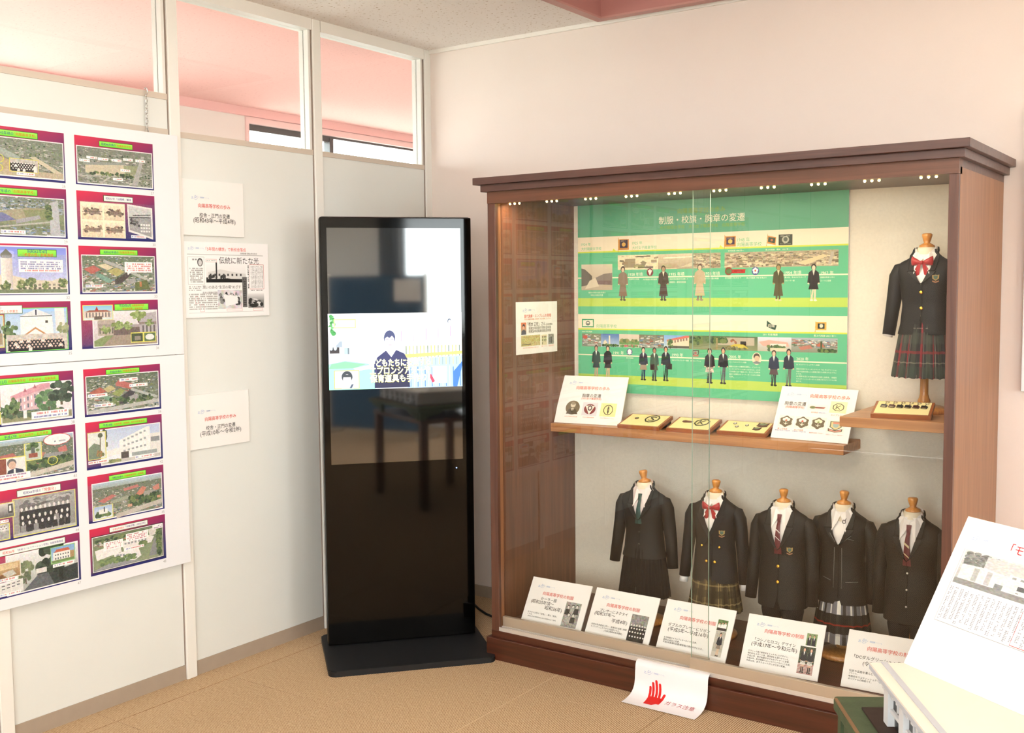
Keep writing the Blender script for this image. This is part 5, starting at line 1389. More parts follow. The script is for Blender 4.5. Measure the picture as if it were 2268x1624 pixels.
card('donor_sign', 'cream sign with a portrait photo on the inner left cabinet side', 'sign', .298, .208, (.8535, -.372, 1.185), (0, 0, math.pi / 2),
    [('歴代胸章・エンブレムを寄贈', .189, .835, .272, 0xe0592c), ('大村女子職業学校徽章、高校初代・第２代胸章、エンブレム', .189, .835, .333, 0xe08a50), ('「樫本 正枝」さん', .265, .696, .43, 0x4a4024), ('(元本校教諭)', .713, .875, .45, 0x4a4024), ('昭和23年向陽中学第1回卒業', .296, .835, .507, 0x5a5034), ('昭和26年向陽高校第2回卒業', .296, .835, .568, 0x5a5034), ('昭和27年頃の学校前景を樫本さんが描いたもの', .153, .526, .878, 0xe08060), ('徽章・エンブレム', .6, .745, .872, 0xe08060), ('昭和20年代', .777, .908, .87, 0xe08060)],
    [(picmat('donor_portrait', q1), .113, .392, .235, .622), (picmat('donor_painting', q2), .113, .64, .57, .847), (picmat('donor_badges', q3), .6, .648, .734, .85), (picmat('donor_old_photo', q4), .77, .645, .908, .843)], (.153, .14, .28), .006, mat=CARD)
# ------------------------------------------------------------------ small dress forms in school uniforms
HONEY = wood('honey_turned_wood', 0xb87532, 0xd9974a, 'Z', .3, .5, 60)
BUST = M('cream_bust_fabric', 0xe8dcc4, .8, .2, bump=(2500, .15))
SHIRT = M('white_shirt_cotton', 0xf2ece6, .8, .2)
PINKSH = M('pale_pink_shirt_cotton', 0xefe0dc, .8, .2)
NAVY = M('navy_wool', 0x0f1014, .62, .35)
CHAR = M('charcoal_wool', 0x121212, .62, .35)
BLK = M('black_wool', 0x0d0d0b, .62, .35)
TROUS = M('dark_grey_trouser_wool', 0x1b1b1f, .85, .25)
GOLD = M('gold_button', 0xd9a640, .25, .5, 1.0)
SILV = M('silver_button', 0xc8c4bc, .3, .5, 1.0)
DARKB = M('dark_horn_button', 0x2a2018, .3, .5)
REDS = M('red_satin', 0xa5121c, .35, .6, sheen=.3)
WINE = M('wine_red_silk', 0x5c1620, .45, .5)
BOTTLE = M('bottle_green_silk', 0x1f4440, .45, .5)
BEIGE = M('beige_stripe', 0xc8b890, .5)
ZIP = M('grey_zip', 0x8c8c88, .35, .5, .8)
NEXP = 2.3

def plaid(name, base, hbands, vbands, w=256, h=128, wash=.0):
    q = Pic(w, h, base)
    a = q.a.copy()
    for (c, x0, x1, al) in vbands:
        m_ = ((q.xx >= x0) & (q.xx < x1))[..., None] * al
        a = a * (1 - m_) + rgb(c) * m_
    for (c, y0, y1, al) in hbands:
        m_ = ((q.yy >= y0) & (q.yy < y1))[..., None] * al
        a = a * (1 - m_) + rgb(c) * m_
    q.a = a
    q.grain(0, 0, 1, 1, .05, 4, 5)
    m = picmat(name, q, .85, spec=.2)
    m.node_tree.nodes['Image Texture'].extension = 'REPEAT'
    return m
PL_TAN = plaid('brown_tan_plaid', 0x4a3f2a, [(0x2c2416, .0, .2, .7), (0xb09a68, .32, .36, .5), (0x2c2416, .45, .62, .6), (0xc8b480, .75, .78, .5), (0x8c7848, .86, .95, .35)], [(0x241c10, .1, .3, .6), (0xb8a06c, .40, .44, .6), (0xb8a06c, .50, .53, .5), (0x241c10, .6, .78, .6), (0xa08c58, .86, .92, .5)])
PL_BW = plaid('black_white_red_plaid', 0x77757a, [(0x14120f, .43, .80, .86), (0xc02a20, .62, .645, .7), (0x8a888c, .8, .84, .3)], [(0xf2ede0, .02, .14, .95), (0x1a1814, .20, .30, .75), (0xf2ede0, .44, .50, .9), (0x1a1814, .56, .66, .75), (0xf2ede0, .80, .84, .9)])
PL_RED = plaid('navy_red_plaid', 0x24272c, [(0x8c2830, .52, .57, .7), (0xc8b8a0, .12, .135, .45), (0x4a5248, .2, .4, .5), (0xc8b8a0, .72, .74, .4), (0x3c4a40, .8, .98, .5)], [(0x9a2a34, .08, .16, .8), (0xd8ccb8, .19, .205, .6), (0x505a4c, .3, .46, .6), (0x9a2a34, .55, .60, .8), (0xd8ccb8, .64, .655, .6), (0x505a4c, .74, .9, .5)])

def torso_tab(male, hem):
    t = [(.30, .080, .056), (.36, .075, .051), (.41, .081, .056), (.45, .088, .057), (.472, .0955, .051), (.488, .0975, .041), (.501, .086, .034), (.514, .060, .031), (.526, .0415, .032), (.537, .036, .0325)]
    if male:
        t = [(z, rx * (1.03 if z > .47 else 1.08), ry * 1.06) for z, rx, ry in t]
    b = (hem, .090 if male else .088, .064 if male else .062)
    return [b] + [q for q in t if q[0] > hem + .015]
def interp(tab, z):
    if z <= tab[0][0]:
        return tab[0][1:]
    for a, b in zip(tab[:-1], tab[1:]):
        if z <= b[0]:
            t = (z - a[0]) / (b[0] - a[0])
            t = t * t * (3 - 2 * t) * .5 + t * .5
            return (a[1] + (b[1] - a[1]) * t, a[2] + (b[2] - a[2]) * t)
    return tab[-1][1:]

def uniform(label, x, y, z0, spec, scale=1.0, rz=0.0, tilt=0.0):
    """dress form: turned base and neck cap, bust, shirt, jacket with lapels and sleeves, neckwear, skirt or trousers"""
    R = thing('dress_form', label, 'mannequin', (x, y, z0), (0, 0, math.radians(rz)), 'small dress forms wearing school uniforms')
    R.scale = (scale, scale, scale)
    male, hem, zb = spec.get('male', False), spec['hem'], spec.get('zb', .40)
    cloth = spec['cloth']
    tab = torso_tab(male, hem)
    def front(zz, xx, off=0.0):
        rx, ry = interp(tab, zz)
        q = min(.98, abs(xx) / rx)
        return -(ry * (1 - q ** NEXP) ** (1 / NEXP)) - off
    # stand
    lathe('base', [(.0, 0), (.084, 0), (.086, .006), (.083, .013), (.06, .020), (.022, .030), (.0, .030)], HONEY, R, 32)
    lathe('pole', [(.020, .028), (.021, .038), (.0165, .048), (.0135, .06), (.0135, hem + .05), (.0, hem + .05)], HONEY, R, 16)
    lathe('bust', [(.035, hem + .06), (.042, .40), (.038, .48), (.0345, .52), (.0325, .540), (.029, .551), (.0, .552)], BUST, R, 24, flat=(1, .92))
    lathe('neck_cap', [(.0, 0), (.0225, 0), (.0255, .004), (.024, .009), (.0135, .0145), (.0095, .018), (.0125, .026), (.0165, .040), (.0165, .045), (.0125, .0485), (.0, .049)], HONEY, R, 24, (0, 0, .549), (math.radians(tilt), 'Y'))
    # jacket shell, open in a V
    zs = [hem + (.537 - hem) * k / 34 for k in range(35)]
    cut = spec.get('cut', 0.0)
    def halfw(zz):
        if zz > zb:
            return min(.043 * ((zz - zb) / (.537 - zb)) ** .72, interp(tab, zz)[0] * .90)
        if cut and zz < hem + .07:
            return cut * ((hem + .07 - zz) / .07) ** 2
        return 0.0
    n = 44
    V, F = [], []
    for zz in zs:
        rx, ry = interp(tab, zz)
        w = halfw(zz)
        f0 = math.asin(min(1, (w / rx) ** (NEXP / 2))) if w > 0 else 0.0
        for k in range(n + 1):
            a = f0 + (2 * math.pi - 2 * f0) * k / n
            s_, c_ = math.sin(a), math.cos(a)
            V.append((rx * math.copysign(abs(s_) ** (2 / NEXP), s_), -ry * math.copysign(abs(c_) ** (2 / NEXP), c_), zz))
    for j in range(len(zs) - 1):
        for k in range(n):
            F.append((j * (n + 1) + k, j * (n + 1) + k + 1, (j + 1) * (n + 1) + k + 1, (j + 1) * (n + 1) + k))
    mesh('jacket', V, F, cloth, R, True)
    # overlapping front edge
    if zb - hem > .03:
        pts = [(spec.get('lap', .004), zb - .004 + (hem + .03 - zb) * k / 8) for k in range(9)]
        V = [(xx - .0035, front(zz, xx, .0012), zz) for xx, zz in pts] + [(xx, front(zz, xx, .0028), zz) for xx, zz in pts]
        mesh('front_edge', V, [(k, k + 1, 10 + k, 9 + k) for k in range(8)], cloth, R, True)
    # lapels
    lapw = spec.get('lapw', .028)
    if spec.get('lapel', True):
        for s in (-1, 1):
            V, F = [], []
            zt = .472
            lo = [zb - spec.get('lapdrop', .0) + (zt - zb + spec.get('lapdrop', .0)) * k / 10 for k in range(11)]
            for k, zz in enumerate(lo):
                w = halfw(zz) - .001
                if spec.get('lapdrop') and zz < zb:
                    w = -.02 * (zb - zz) / spec['lapdrop'] * (1 if s > 0 else .4)
                t = k / 10
                wo = w + lapw * min(1, t * 1.05) ** .8
                V += [(s * w, front(zz, w, .0030), zz), (s * wo, front(zz, wo, .0068), zz)]
            F = [(2 * k, 2 * k + 1, 2 * k + 3, 2 * k + 2) for k in range(10)]
            lp_ = mesh('lapel', V, F, cloth, R, True)
            tube('lapel_edge', V[1::2] + [V[-2]], .0011, cloth, lp_, 5)
            V = []
            for k in range(8):
                zz = .474 + (.545 - .474) * k / 7
                w = halfw(min(zz, .536)) - .001
                wo = w + lapw * (.8 - .62 * k / 7)
                V += [(s * w, front(min(zz, .537), w, .0028), zz), (s * wo, front(min(zz, .537), min(wo, .9 * interp(tab, min(zz, .537))[0]), .0062), zz)]
            lp_ = mesh('collar', V, [(2 * k, 2 * k + 1, 2 * k + 3, 2 * k + 2) for k in range(7)], cloth, R, True)
            tube('collar_edge', [V[0]] + V[1::2], .0011, cloth, lp_, 5)
    # back collar roll
    V, F = [], []
    for k in range(19):
        a = math.radians(75 + 210 * k / 18)
        for (r_, zz) in ((.0385, .532), (.041, .54), (.039, .551), (.0355, .55)):
            V.append((r_ * math.sin(a), -r_ * .92 * math.cos(a), zz - .004 * math.cos(a)))
    for k in range(18):
        for j in range(3):
            F.append((k * 4 + j, k * 4 + j + 1, k * 4 + 5 + j, k * 4 + 4 + j))
    mesh('back_collar', V, F, cloth, R, True)
    # sleeves
    se, sp = spec.get('cuff', .22), spec.get('spread', .122)
    fwd = spec.get('swing', -.012)
    for s in (-1, 1):
        P = [(s * .070, 0, .488), (s * .084, 0, .480), (s * .0955, -.001, .455), (s * .103, .001, .40), (s * (.103 + (sp - .103) * .5), .002 + fwd * .3, (.40 + se) / 2 + .01), (s * sp, fwd, se)]
        tube('sleeve', P, [.017, .0255, .0265, .0245, .0225, .0205], cloth, R, 16, 1.05)
        if spec.get('shirt_cuff'):
            tube('shirt_cuff', [(s * sp, fwd, se + .01), (s * (sp + .003), fwd - .002, se - spec['shirt_cuff'])], [.0165, .016], SHIRT, R, 12)
    # shirt front, collar
    sm = spec.get('shirt', SHIRT)
    V, F = [], []
    zz0 = zb + .003
    for j in range(13):
        zz = zz0 + (.535 - zz0) * j / 12
        for k in range(13):
            xx = (-.034 + .068 * k / 12) * min(1, interp(tab, zz)[0] / .042)
            V.append((xx * min(1.35, max(.05, (halfw(zz) + .005) / .03)), front(zz, xx, -.0045), zz))
    for j in range(12):
        for k in range(12):
            F.append((j * 13 + k, j * 13 + k + 1, j * 13 + 14 + k, j * 13 + 13 + k))
    mesh('shirt', V, F, sm, R, True)
    V, F = [], []
    for k in range(33):
        a = math.radians(360 * k / 32)
        lift = -.016 * math.cos(a)
        V += [(.0345 * math.sin(a), -.0335 * math.cos(a) - .001, .527 + lift), (.0335 * math.sin(a), -.0325 * math.cos(a), .545 + lift * 1.1)]
    F = [(2 * k, 2 * k + 2, 2 * k + 3, 2 * k + 1) for k in range(32)]
    mesh('collar_band', V, F, sm, R, True)
    for s in (-1, 1):
        pp = [(.0008, .5165, .001), (.018, .531, .0035), (.0325, .553, .0), (.0385, .528, .005), (.0255, .462, .0075), (.0095, .492, .0065)]
        vv = []
        for xx, zz, off in pp:
            yy = -.0335 * math.sqrt(max(0, 1 - (min(xx, .0335) / .0345) ** 2)) - off
            if zz < .50:
                yy = min(yy, front(zz, xx, .0045))
            vv.append((s * xx, yy, zz))
        mesh('shirt_collar', vv, [(0, 1, 4, 5), (1, 2, 3, 4)], sm, R)
    # neckwear
    nw = spec.get('neck')
    if nw and nw[0] == 'tie':
        tm, stripe = nw[1], nw[2]
        def fr(zz, off):
            return min(front(min(zz, .51), 0, 0) , -.030) - off
        V = [(-.0085, fr(.505, .006), .512), (.0085, fr(.505, .006), .512), (.0055, fr(.487, .007), .487), (-.0055, fr(.487, .007), .487), (0, fr(.5, .0115), .5)]
        kn = mesh('tie_knot', V, [(0, 1, 4), (1, 2, 4), (2, 3, 4), (3, 0, 4)], nw[3] if len(nw) > 3 else tm, R)
        zl = zb - .015
        V, F = [], []
        for k in range(9):
            zz = .489 + (zl - .489) * k / 8
            w = .0055 + .0085 * k / 8
            V += [(-w, fr(zz, .0025), zz), (0, fr(zz, .005), zz), (w, fr(zz, .0025), zz)]
        for k in range(8):
            F += [(3 * k, 3 * k + 1, 3 * k + 4, 3 * k + 3), (3 * k + 1, 3 * k + 2, 3 * k + 5, 3 * k + 4)]
        tb = mesh('tie', V, F, tm, R)
        for (zs_, w_) in stripe:
            V = [(-.0085, fr(zs_, .0062), zs_ + .007), (.0085, fr(zs_, .0062), zs_ - .007), (.0085, fr(zs_, .0062), zs_ - .007 - w_), (-.0085, fr(zs_, .0062), zs_ + .007 - w_)]
            mesh('tie_stripe', V, [(0, 1, 2, 3)], nw[4] if len(nw) > 4 else BEIGE, tb)
    if nw and nw[0] == 'ribbon':
        yk = front(.49, 0, .012)
        for s in (-1, 1):
            V, F = [], []
            for j in range(7):
                t = j / 6
                hx = .004 + .032 * t
                hz = .0045 + .0115 * t ** .8
                pf = .010 * math.sin(math.pi * min(1, t * 1.05)) + .002
                for k in range(10):
                    a = 2 * math.pi * k / 10
                    V.append((s * (hx - .003 * math.cos(a) ** 2 * t), yk + .006 * t - pf * math.sin(a) * .6, .500 + .006 * t + hz * math.cos(a)))
            for j in range(6):
                for k in range(10):
                    F.append((j * 10 + k, j * 10 + (k + 1) % 10, j * 10 + 10 + (k + 1) % 10, j * 10 + 10 + k))
            F.append(tuple(range(60, 70)))
            mesh('ribbon_loop', V, F, REDS, R, True)
            V = [(s * .002, yk - .002, .497), (s * .012, yk - .003, .495), (s * .030, yk + .004, .466), (s * .018, yk + .002, .455), (s * .008, yk + .001, .461)]
            mesh('ribbon_tail', V, [(0, 1, 2, 3, 4)], REDS, R)
        lathe('ribbon_knot', [(.0, -.007), (.005, -.0055), (.0068, 0), (.005, .0055), (.0, .007)], REDS, R, 12, (0, yk - .002, .500))
    # fastenings, badge
    for (bx_, bz, br, bm_) in spec.get('buttons', ()):
        yb = front(bz, bx_, .002)
        lathe('button', [(.0, 0), (br, 0), (br, .0015), (br * .7, .0032), (.0, .0036)], bm_, R, 14, (bx_, yb, bz), (math.radians(90), 'X'))
    if spec.get('badge'):
        bx_, bz = spec['badge']
        yb = lambda u, v: (bx_ + .021 * (u - .5), front(bz, bx_ + .021 * (u - .5), .0030), bz + .026 * (.5 - v))
        q = [(.0, .0), (.3, .06), (.5, .0), (.7, .06), (1, 0), (.96, .5), (.5, .78), (.04, .5)]
        bd = mesh('crest_badge', [yb(u, v) for u, v in q], [tuple(range(8))], M('crest_gold', 0xa88848, .5), R)
        yb2 = lambda u, v: (bx_ + .021 * (u - .5), front(bz, bx_ + .021 * (u - .5), .0036), bz + .026 * (.5 - v))
        mesh('crest_shield', [yb2(u, v) for u, v in ((.2, .12), (.8, .12), (.77, .45), (.5, .64), (.23, .45))], [(0, 1, 2, 3, 4)], M('crest_green', 0x3f5c4c, .5), bd)
        mesh('crest_scroll', [yb2(u, v) for u, v in ((.05, .72), (.5, .88), (.95, .72), (.97, .9), (.5, 1.05), (.03, .9))], [(0, 1, 2, 3, 4, 5)], M('crest_copper', 0x9a6a48, .5), bd)
    for pts in spec.get('zips', ()):
        PP = [(px_, front(pz_, px_, .0052), pz_) for px_, pz_ in pts]
        tube('zip', PP, .0010, ZIP, R, 5)
        lathe('zip_pull', [(.0, -.0015), (.0022, 0), (.0, .0015)], ZIP, R, 8, PP[-1])
    if spec.get('mark'):
        ring = [(.0165 + .0055 * math.cos(a), -.0465, .496 + .0065 * math.sin(a)) for a in [math.radians(20 * k) for k in range(19)]]
        tube('collar_mark', ring, .0011, BLK, R, 5)
        tube('collar_mark', [(.0165 + .004, -.0465, .501), (.0235, -.0455, .509)], .0011, BLK, R, 5)
    # skirt or trousers
    if 'skirt' in spec:
        sm_, hz, np_, reps = spec['skirt']
        top = hem + .045
        rows, per = 14, 4
        nn = np_ * per
        V, F, UV = [], [], []
        for j in range(rows + 1):
            t = j / rows
            zz = top + (hz - top) * t
            rx, ry = .076 + .026 * t ** .8, .054 + .025 * t ** .8
            for k in range(nn + 1):
                a = 2 * math.pi * k / nn
                ph = (k % per) / per
                dd = (.0 + .006 * t) * (1 - ph * 1.25) + .0012 * math.sin(k * 2.3)
                V.append(((rx + dd) * math.sin(a), -(ry + dd) * math.cos(a), zz + .002 * math.sin(k * 1.9) * t))
                UV.append((reps * k / nn, 1 - t))
        for j in range(rows):
            for k in range(nn):
                F.append((j * (nn + 1) + k, j * (nn + 1) + nn + 1 + k, j * (nn + 1) + nn + 2 + k, j * (nn + 1) + k + 1))
        mesh('skirt', V, F, sm_, R, False, UV)
    else:
        for s in (-1, 1):
            tube('trouser_leg', [(s * .036, .0, hem + .06), (s * .037, .0, hem - .02), (s * .034, -.001, hem * .6), (s * .031, 0, spec.get('leg', .045))], [.039, .040, .034, .029], TROUS, R, 18, 1.2)
        tube('waist', [(0, 0, hem + .09), (0, 0, hem - .01)], [.07, .072], TROUS, R, 18, .7)
    return R

FZ = .1405
uniform('dress form in charcoal blazer, green tie and black pleated skirt', 1.303, -.30, FZ, dict(cloth=CHAR, hem=.262, zb=.412, cuff=.228, spread=.124, shirt=PINKSH, neck=('tie', BOTTLE, ()), lapw=.026,
        buttons=((.002, .365, .0035, DARKB), (.002, .318, .0035, DARKB)), skirt=(M('black_pleated_wool', 0x0e0e10, .85, .2), .108, 26, 1)), 1.0, 3, -9)
uniform('dress form in double breasted navy blazer, red ribbon and tan plaid skirt', 1.601, -.30, FZ, dict(cloth=NAVY, hem=.215, zb=.41, cuff=.215, spread=.121, shirt_cuff=.022, neck=('ribbon',), lapdrop=.05, lapw=.030, lap=.012,
        buttons=((-.034, .352, .0055, GOLD), (.036, .352, .0055, GOLD), (-.012, .296, .0062, GOLD), (.021, .296, .0065, GOLD)), badge=(.046, .405), skirt=(PL_TAN, .100, 22, 6)), .985, 2, 3)
uniform('dress form in navy blazer with gold buttons, striped wine tie and grey trousers', 1.874, -.325, FZ, dict(male=True, cloth=CHAR, hem=.17, zb=.385, cuff=.185, spread=.115, swing=-.02, cut=.012, neck=('tie', WINE, ((.458, .004), (.43, .003)), WINE, SHIRT), lapw=.028,
        buttons=((.002, .325, .0068, GOLD), (.002, .268, .0068, GOLD)), badge=(.042, .385)), .98, 2, 0)
uniform('dress form in black zipped jacket and black and white plaid skirt', 2.069, -.262, FZ, dict(cloth=BLK, hem=.20, zb=.412, cuff=.205, spread=.100, swing=.010, lapw=.028, mark=True,
        zips=([(-.012, .405), (-.013, .31), (-.013, .262)], [(.014, .405), (.015, .31), (.015, .262)], [(-.030, .455), (-.010, .425)], [(.016, .425), (.044, .450)], [(.030, .440), (.052, .436)], [(-.055, .292), (-.025, .285)], [(.028, .284), (.066, .286)]),
        skirt=(PL_BW, .062, 14, 5)), .985, 0, 2)
uniform('dress form in black suit with three silver buttons, partly behind the white card', 2.314, -.30, FZ, dict(male=True, cloth=BLK, hem=.18, zb=.392, cuff=.19, spread=.107, neck=('tie', WINE, ((.452, .008), (.415, .004)), WINE, BEIGE), lapw=.022,
        buttons=((.002, .352, .004, SILV), (.002, .297, .004, SILV), (.002, .240, .004, SILV))), 1.0, -2, -2)
uniform('dress form on the raised shelf in navy blazer, red ribbon and tartan skirt', 2.326, -.236, 1.0205, dict(cloth=NAVY, hem=.262, zb=.43, cuff=.258, spread=.118, shirt_cuff=.006, cut=.02, neck=('ribbon',), lapw=.026,
        buttons=((.002, .402, .0062, GOLD), (.002, .350, .0062, GOLD)), badge=(.046, .447), skirt=(PL_RED, .118, 20, 7)), 1.0, -3, 0)

# ------------------------------------------------------------------ badge plaques on the shelves
PLW = wood('reddish_plaque_wood', 0x8a4a24, 0xa9622f, 'X', .35, .3)
CREAMF = M('cream_felt', 0xf0e2a6, .9, .15)
BRONZE = M('dark_bronze', 0x4c4630, .4, .5, .6)
def plaque(label, a, b, z, depth, ang):
    L = math.hypot(b[0] - a[0], b[1] - a[1])
    t = thing('badge_plaque', label, 'plaque', (a[0], a[1], z), (0, 0, math.atan2(b[1] - a[1], b[0] - a[0])), 'wooden plaques with cream felt on the cabinet shelves')
    ca, sa = math.cos(ang), math.sin(ang)
    mp = lambda u, v, h: (u * L, v * depth * ca - h * sa, v * depth * sa + h * ca)
    def slab(name, u0, u1, v0, v1, h0, h1, m, parent):
        vv = [mp(u, v, h) for h in (h0, h1) for (u, v) in ((u0, v0), (u1, v0), (u1, v1), (u0, v1))]
        return mesh(name, vv, [(0, 3, 2, 1), (4, 5, 6, 7), (0, 1, 5, 4), (1, 2, 6, 5), (2, 3, 7, 6), (3, 0, 4, 7)], m, parent)
    slab('board', 0, 1, 0, 1, .0, .014, PLW, t)
    slab('felt_face', .045, .955, .06, .955, .0138, .0152, CREAMF, t)
    hz = depth * sa * .8
    mesh('prop', [(L * .85, depth * ca * .62, 0), (L * .97, depth * ca * .62, 0), (L * .97, depth * ca * .95, 0), (L * .85, depth * ca * .95, 0), (L * .85, depth * ca * .62, depth * sa * .62), (L * .97, depth * ca * .62, depth * sa * .62), (L * .97, depth * ca * .95, depth * sa * .95), (L * .85, depth * ca * .95, depth * sa * .95)],
         BOXF, M('black_prop', 0x141412, .6), t)
    return t, mp, L, depth
def on_world(t, mp):
    Mx = Matrix.Translation(t.location) @ Matrix.Rotation(t.rotation_euler.z, 4, 'Z')
    return lambda u, v, h: Mx @ Vector(mp(u, v, h))
def pin(name, label, t, mp, shape, h=.0153, th=.002, mat=BRONZE, extra=None):
    """small flat metal piece lying on a plaque: outline in plaque (u, v)"""
    f = on_world(t, mp)
    c = f(sum(q[0] for q in shape) / len(shape), sum(q[1] for q in shape) / len(shape), h)
    r = thing(name, label, 'badge', c, (0, 0, 0))
    g = lambda u, v, hh: f(u, v, h + hh) - c
    prism('plate', shape, g, th, mat, r)
    if extra:
        for (nm, shp, h0, m_) in extra:
            prism(nm, shp, lambda u, v, hh, h0=h0: g(u, v, hh + h0), .0006, m_, r)
    return r, g
def disc(cu, cv, ru, rv, n=16):
    return [(cu + ru * math.cos(2 * math.pi * k / n), cv + rv * math.sin(2 * math.pi * k / n)) for k in range(n)]
def ring_emblem(label, t, mp, cu, cv, ru, rv, n, letter):
    f = on_world(t, mp)
    c = f(cu, cv, .0153)
    r = thing('letter_emblem', label, 'emblem', c)
    g = lambda u, v, hh=0: f(u, v, .0153 + hh) - c
    o_ = [(cu + ru * math.cos(2 * math.pi * (k + .5) / n), cv + rv * math.sin(2 * math.pi * (k + .5) / n)) for k in range(n)]
    i_ = [(cu + ru * .84 * math.cos(2 * math.pi * (k + .5) / n), cv + rv * .84 * math.sin(2 * math.pi * (k + .5) / n)) for k in range(n)]
    V = [g(u, v, .002) for u, v in o_] + [g(u, v, .002) for u, v in i_] + [g(u, v, 0) for u, v in o_]
    F = [(k, (k + 1) % n, n + (k + 1) % n, n + k) for k in range(n)] + [(k, 2 * n + k, 2 * n + (k + 1) % n, (k + 1) % n) for k in range(n)]
    mesh('border', V, F, BRONZE, r)
    co, fa, asp = text2d(letter)
    mesh('letter', [g(cu + ru * .9 * (q[0] - .5), cv + rv * 1.15 * (q[1] - .5), .0015) for q in co], fa, BRONZE, r)
t, mp, L, D = plaque('wooden plaque beside the left badge card, holding the letter S emblem', (1.166, -.270), (1.346, -.262), .8905, .135, math.radians(13))
pin('round_badge', 'tiny round brown badge left of the letter S emblem', t, mp, disc(.27, .6, .045, .07), mat=M('brown_enamel', 0x6a4634, .3), extra=[('badge_face', disc(.27, .6, .028, .045), .002, SILV)])
ring_emblem('dark eight sided emblem with letter S on the plaque', t, mp, .64, .62, .165, .30, 10, 'S')
t, mp, L, D = plaque('middle wooden plaque holding the letter K emblem', (1.377, -.264), (1.553, -.254), .8905, .138, math.radians(12))
pin('bar_badge', 'small dark bar badge beside the letter K emblem', t, mp, [(.2, .58), (.25, .52), (.4, .54), (.44, .57), (.44, .64), (.4, .65), (.25, .68), (.2, .64)], mat=M('dark_red_enamel', 0x5c3028, .35))
ring_emblem('dark octagonal emblem with letter K on the plaque', t, mp, .66, .60, .17, .30, 8, 'K')
t, mp, L, D = plaque('wooden plaque with several small badges beside the right badge card', (1.574, -.233), (1.768, -.231), .8905, .105, math.radians(16))
for k, (u, v) in enumerate(((.235, .72), (.325, .46), (.50, .62))):
    pin('round_badge', 'small round flower badge, %s on the plaque with crests' % ('leftmost', 'lowest', 'middle')[k], t, mp, disc(u, v, .035, .075), mat=M('grey_enamel', 0x5a5448, .35), extra=[('badge_face', disc(u, v, .02, .042), .002, SHIRT)])
for k, (u, v, s) in enumerate(((.80, .72, 1.0), (.75, .36, .72))):
    sh = [(u + .11 * s * a, v + .20 * s * b_) for a, b_ in ((-1, .9), (-.5, .7), (0, .9), (.5, .7), (1, .9), (.9, -.1), (1, -.5), (.5, -.75), (0, -.9), (-.5, -.75), (-1, -.5), (-.9, -.1))]
    sh2 = [(u + .085 * s * a, v + .15 * s * b_) for a, b_ in ((-.85, .8), (.85, .8), (.75, .1), (0, -.35), (-.75, .1))]
    pin('crest_badge', ('large embroidered school crest on the plaque with round badges', 'small embroidered school crest below the large one on plaque')[k], t, mp, sh[::-1], mat=M('crest_thread', 0x5c3c30, .7), extra=[('shield', sh2[::-1], .002, M('crest_sage', 0x7a8468, .7))])
t, mp, L, D = plaque('wooden plaque on the raised shelf holding six key rings', (2.224, -.488), (2.404, -.463), 1.0205, .132, math.radians(13))
CHROME = M('chrome_wire', 0xd0ccc4, .2, .5, 1.0)
f = on_world(t, mp)
for k in range(6):
    u0 = .17 + .136 * k
    c = f(u0, .6, .0155)
    r = thing('key_ring', ('leftmost key ring', 'second key ring from the left', 'third key ring from the left', 'fourth key ring from the left', 'fifth key ring from the left', 'rightmost key ring')[k] + ' on the raised shelf plaque', 'key ring', c, group='metal key rings on the plaque')
    g = lambda u, v, hh=0.0: f(u, v, .0155 + hh) - c
    tube('wire_ring', [g(u0 + .035 + .033 * math.cos(a), .86 + .05 * math.sin(a), .0012) for a in [math.radians(30 * j) for j in range(13)]], .0009, CHROME, r, 5)
    tube('chain', [g(u0 + .02, .80, .001), g(u0 + .01, .72, .001), g(u0 + .015, .66, .001)], .0011, CHROME, r, 5)
    prism('fob', [(u0 - .055, .50), (u0 + .05, .48), (u0 + .06, .60), (u0 + .03, .66), (u0 - .05, .67)], lambda u, v, hh: g(u, v, hh), .003, M(('fob_navy', 'fob_wine', 'fob_black')[k % 3], (0x20242e, 0x4a2028, 0x202020)[k % 3], .3, .5), r)
    prism('fob_plate', [(u0 - .035, .46), (u0 + .035, .45), (u0 + .035, .53), (u0 - .035, .54)], lambda u, v, hh: g(u, v, hh + .003), .0008, CHROME, r)
# ------------------------------------------------------------------ glass warning sheet
path = [(-.648, .1225), (-.656, .1225), (-.664, .119), (-.6705, .110), (-.6735, .095), (-.675, .075), (-.6765, .055), (-.680, .038), (-.688, .024), (-.702, .013), (-.722, .0065), (-.745, .0035), (-.770, .003)]
plen = [0.0]
for (a, b) in zip(path[:-1], path[1:]):
    plen.append(plen[-1] + math.hypot(b[0] - a[0], b[1] - a[1]))
def sheet(u, v, off=0.0):
    s = max(0.0, min(1.0, v)) * plen[-1]
    for k in range(len(path) - 1):
        if s <= plen[k + 1] + 1e-9:
            t = (s - plen[k]) / (plen[k + 1] - plen[k])
            y, z = path[k][0] + (path[k + 1][0] - path[k][0]) * t, path[k][1] + (path[k + 1][1] - path[k][1]) * t
            dy, dz = path[k + 1][0] - path[k][0], path[k + 1][1] - path[k][1]
            n_ = math.hypot(dy, dz)
            ny, nz = dz / n_, -dy / n_      # outward normal
            return (1.463 + .280 * u + .002 * math.sin(v * 5), y + ny * off, z + nz * off)
    return sheet(u, 1.0, off)
ws = thing('warning_sheet', 'white paper with red hand hanging over the cabinet plinth', 'notice', (0, 0, 0))
V, F = [], []
for j in range(33):
    for i in range(9):
        V.append(sheet(i / 8, j / 32))
for j in range(32):
    for i in range(8):
        F.append((j * 9 + i, j * 9 + i + 1, j * 9 + 10 + i, j * 9 + 9 + i))
pp_ = mesh('paper', V, F, M('white_copy_paper', 0xf2eef0, .7, .2), ws, True)
sm = lambda u, v: sheet(u, v, -.0006) if False else sheet(u, v, .0007)
REDI = M('red_ink', 0xcf2420, .6, .2)
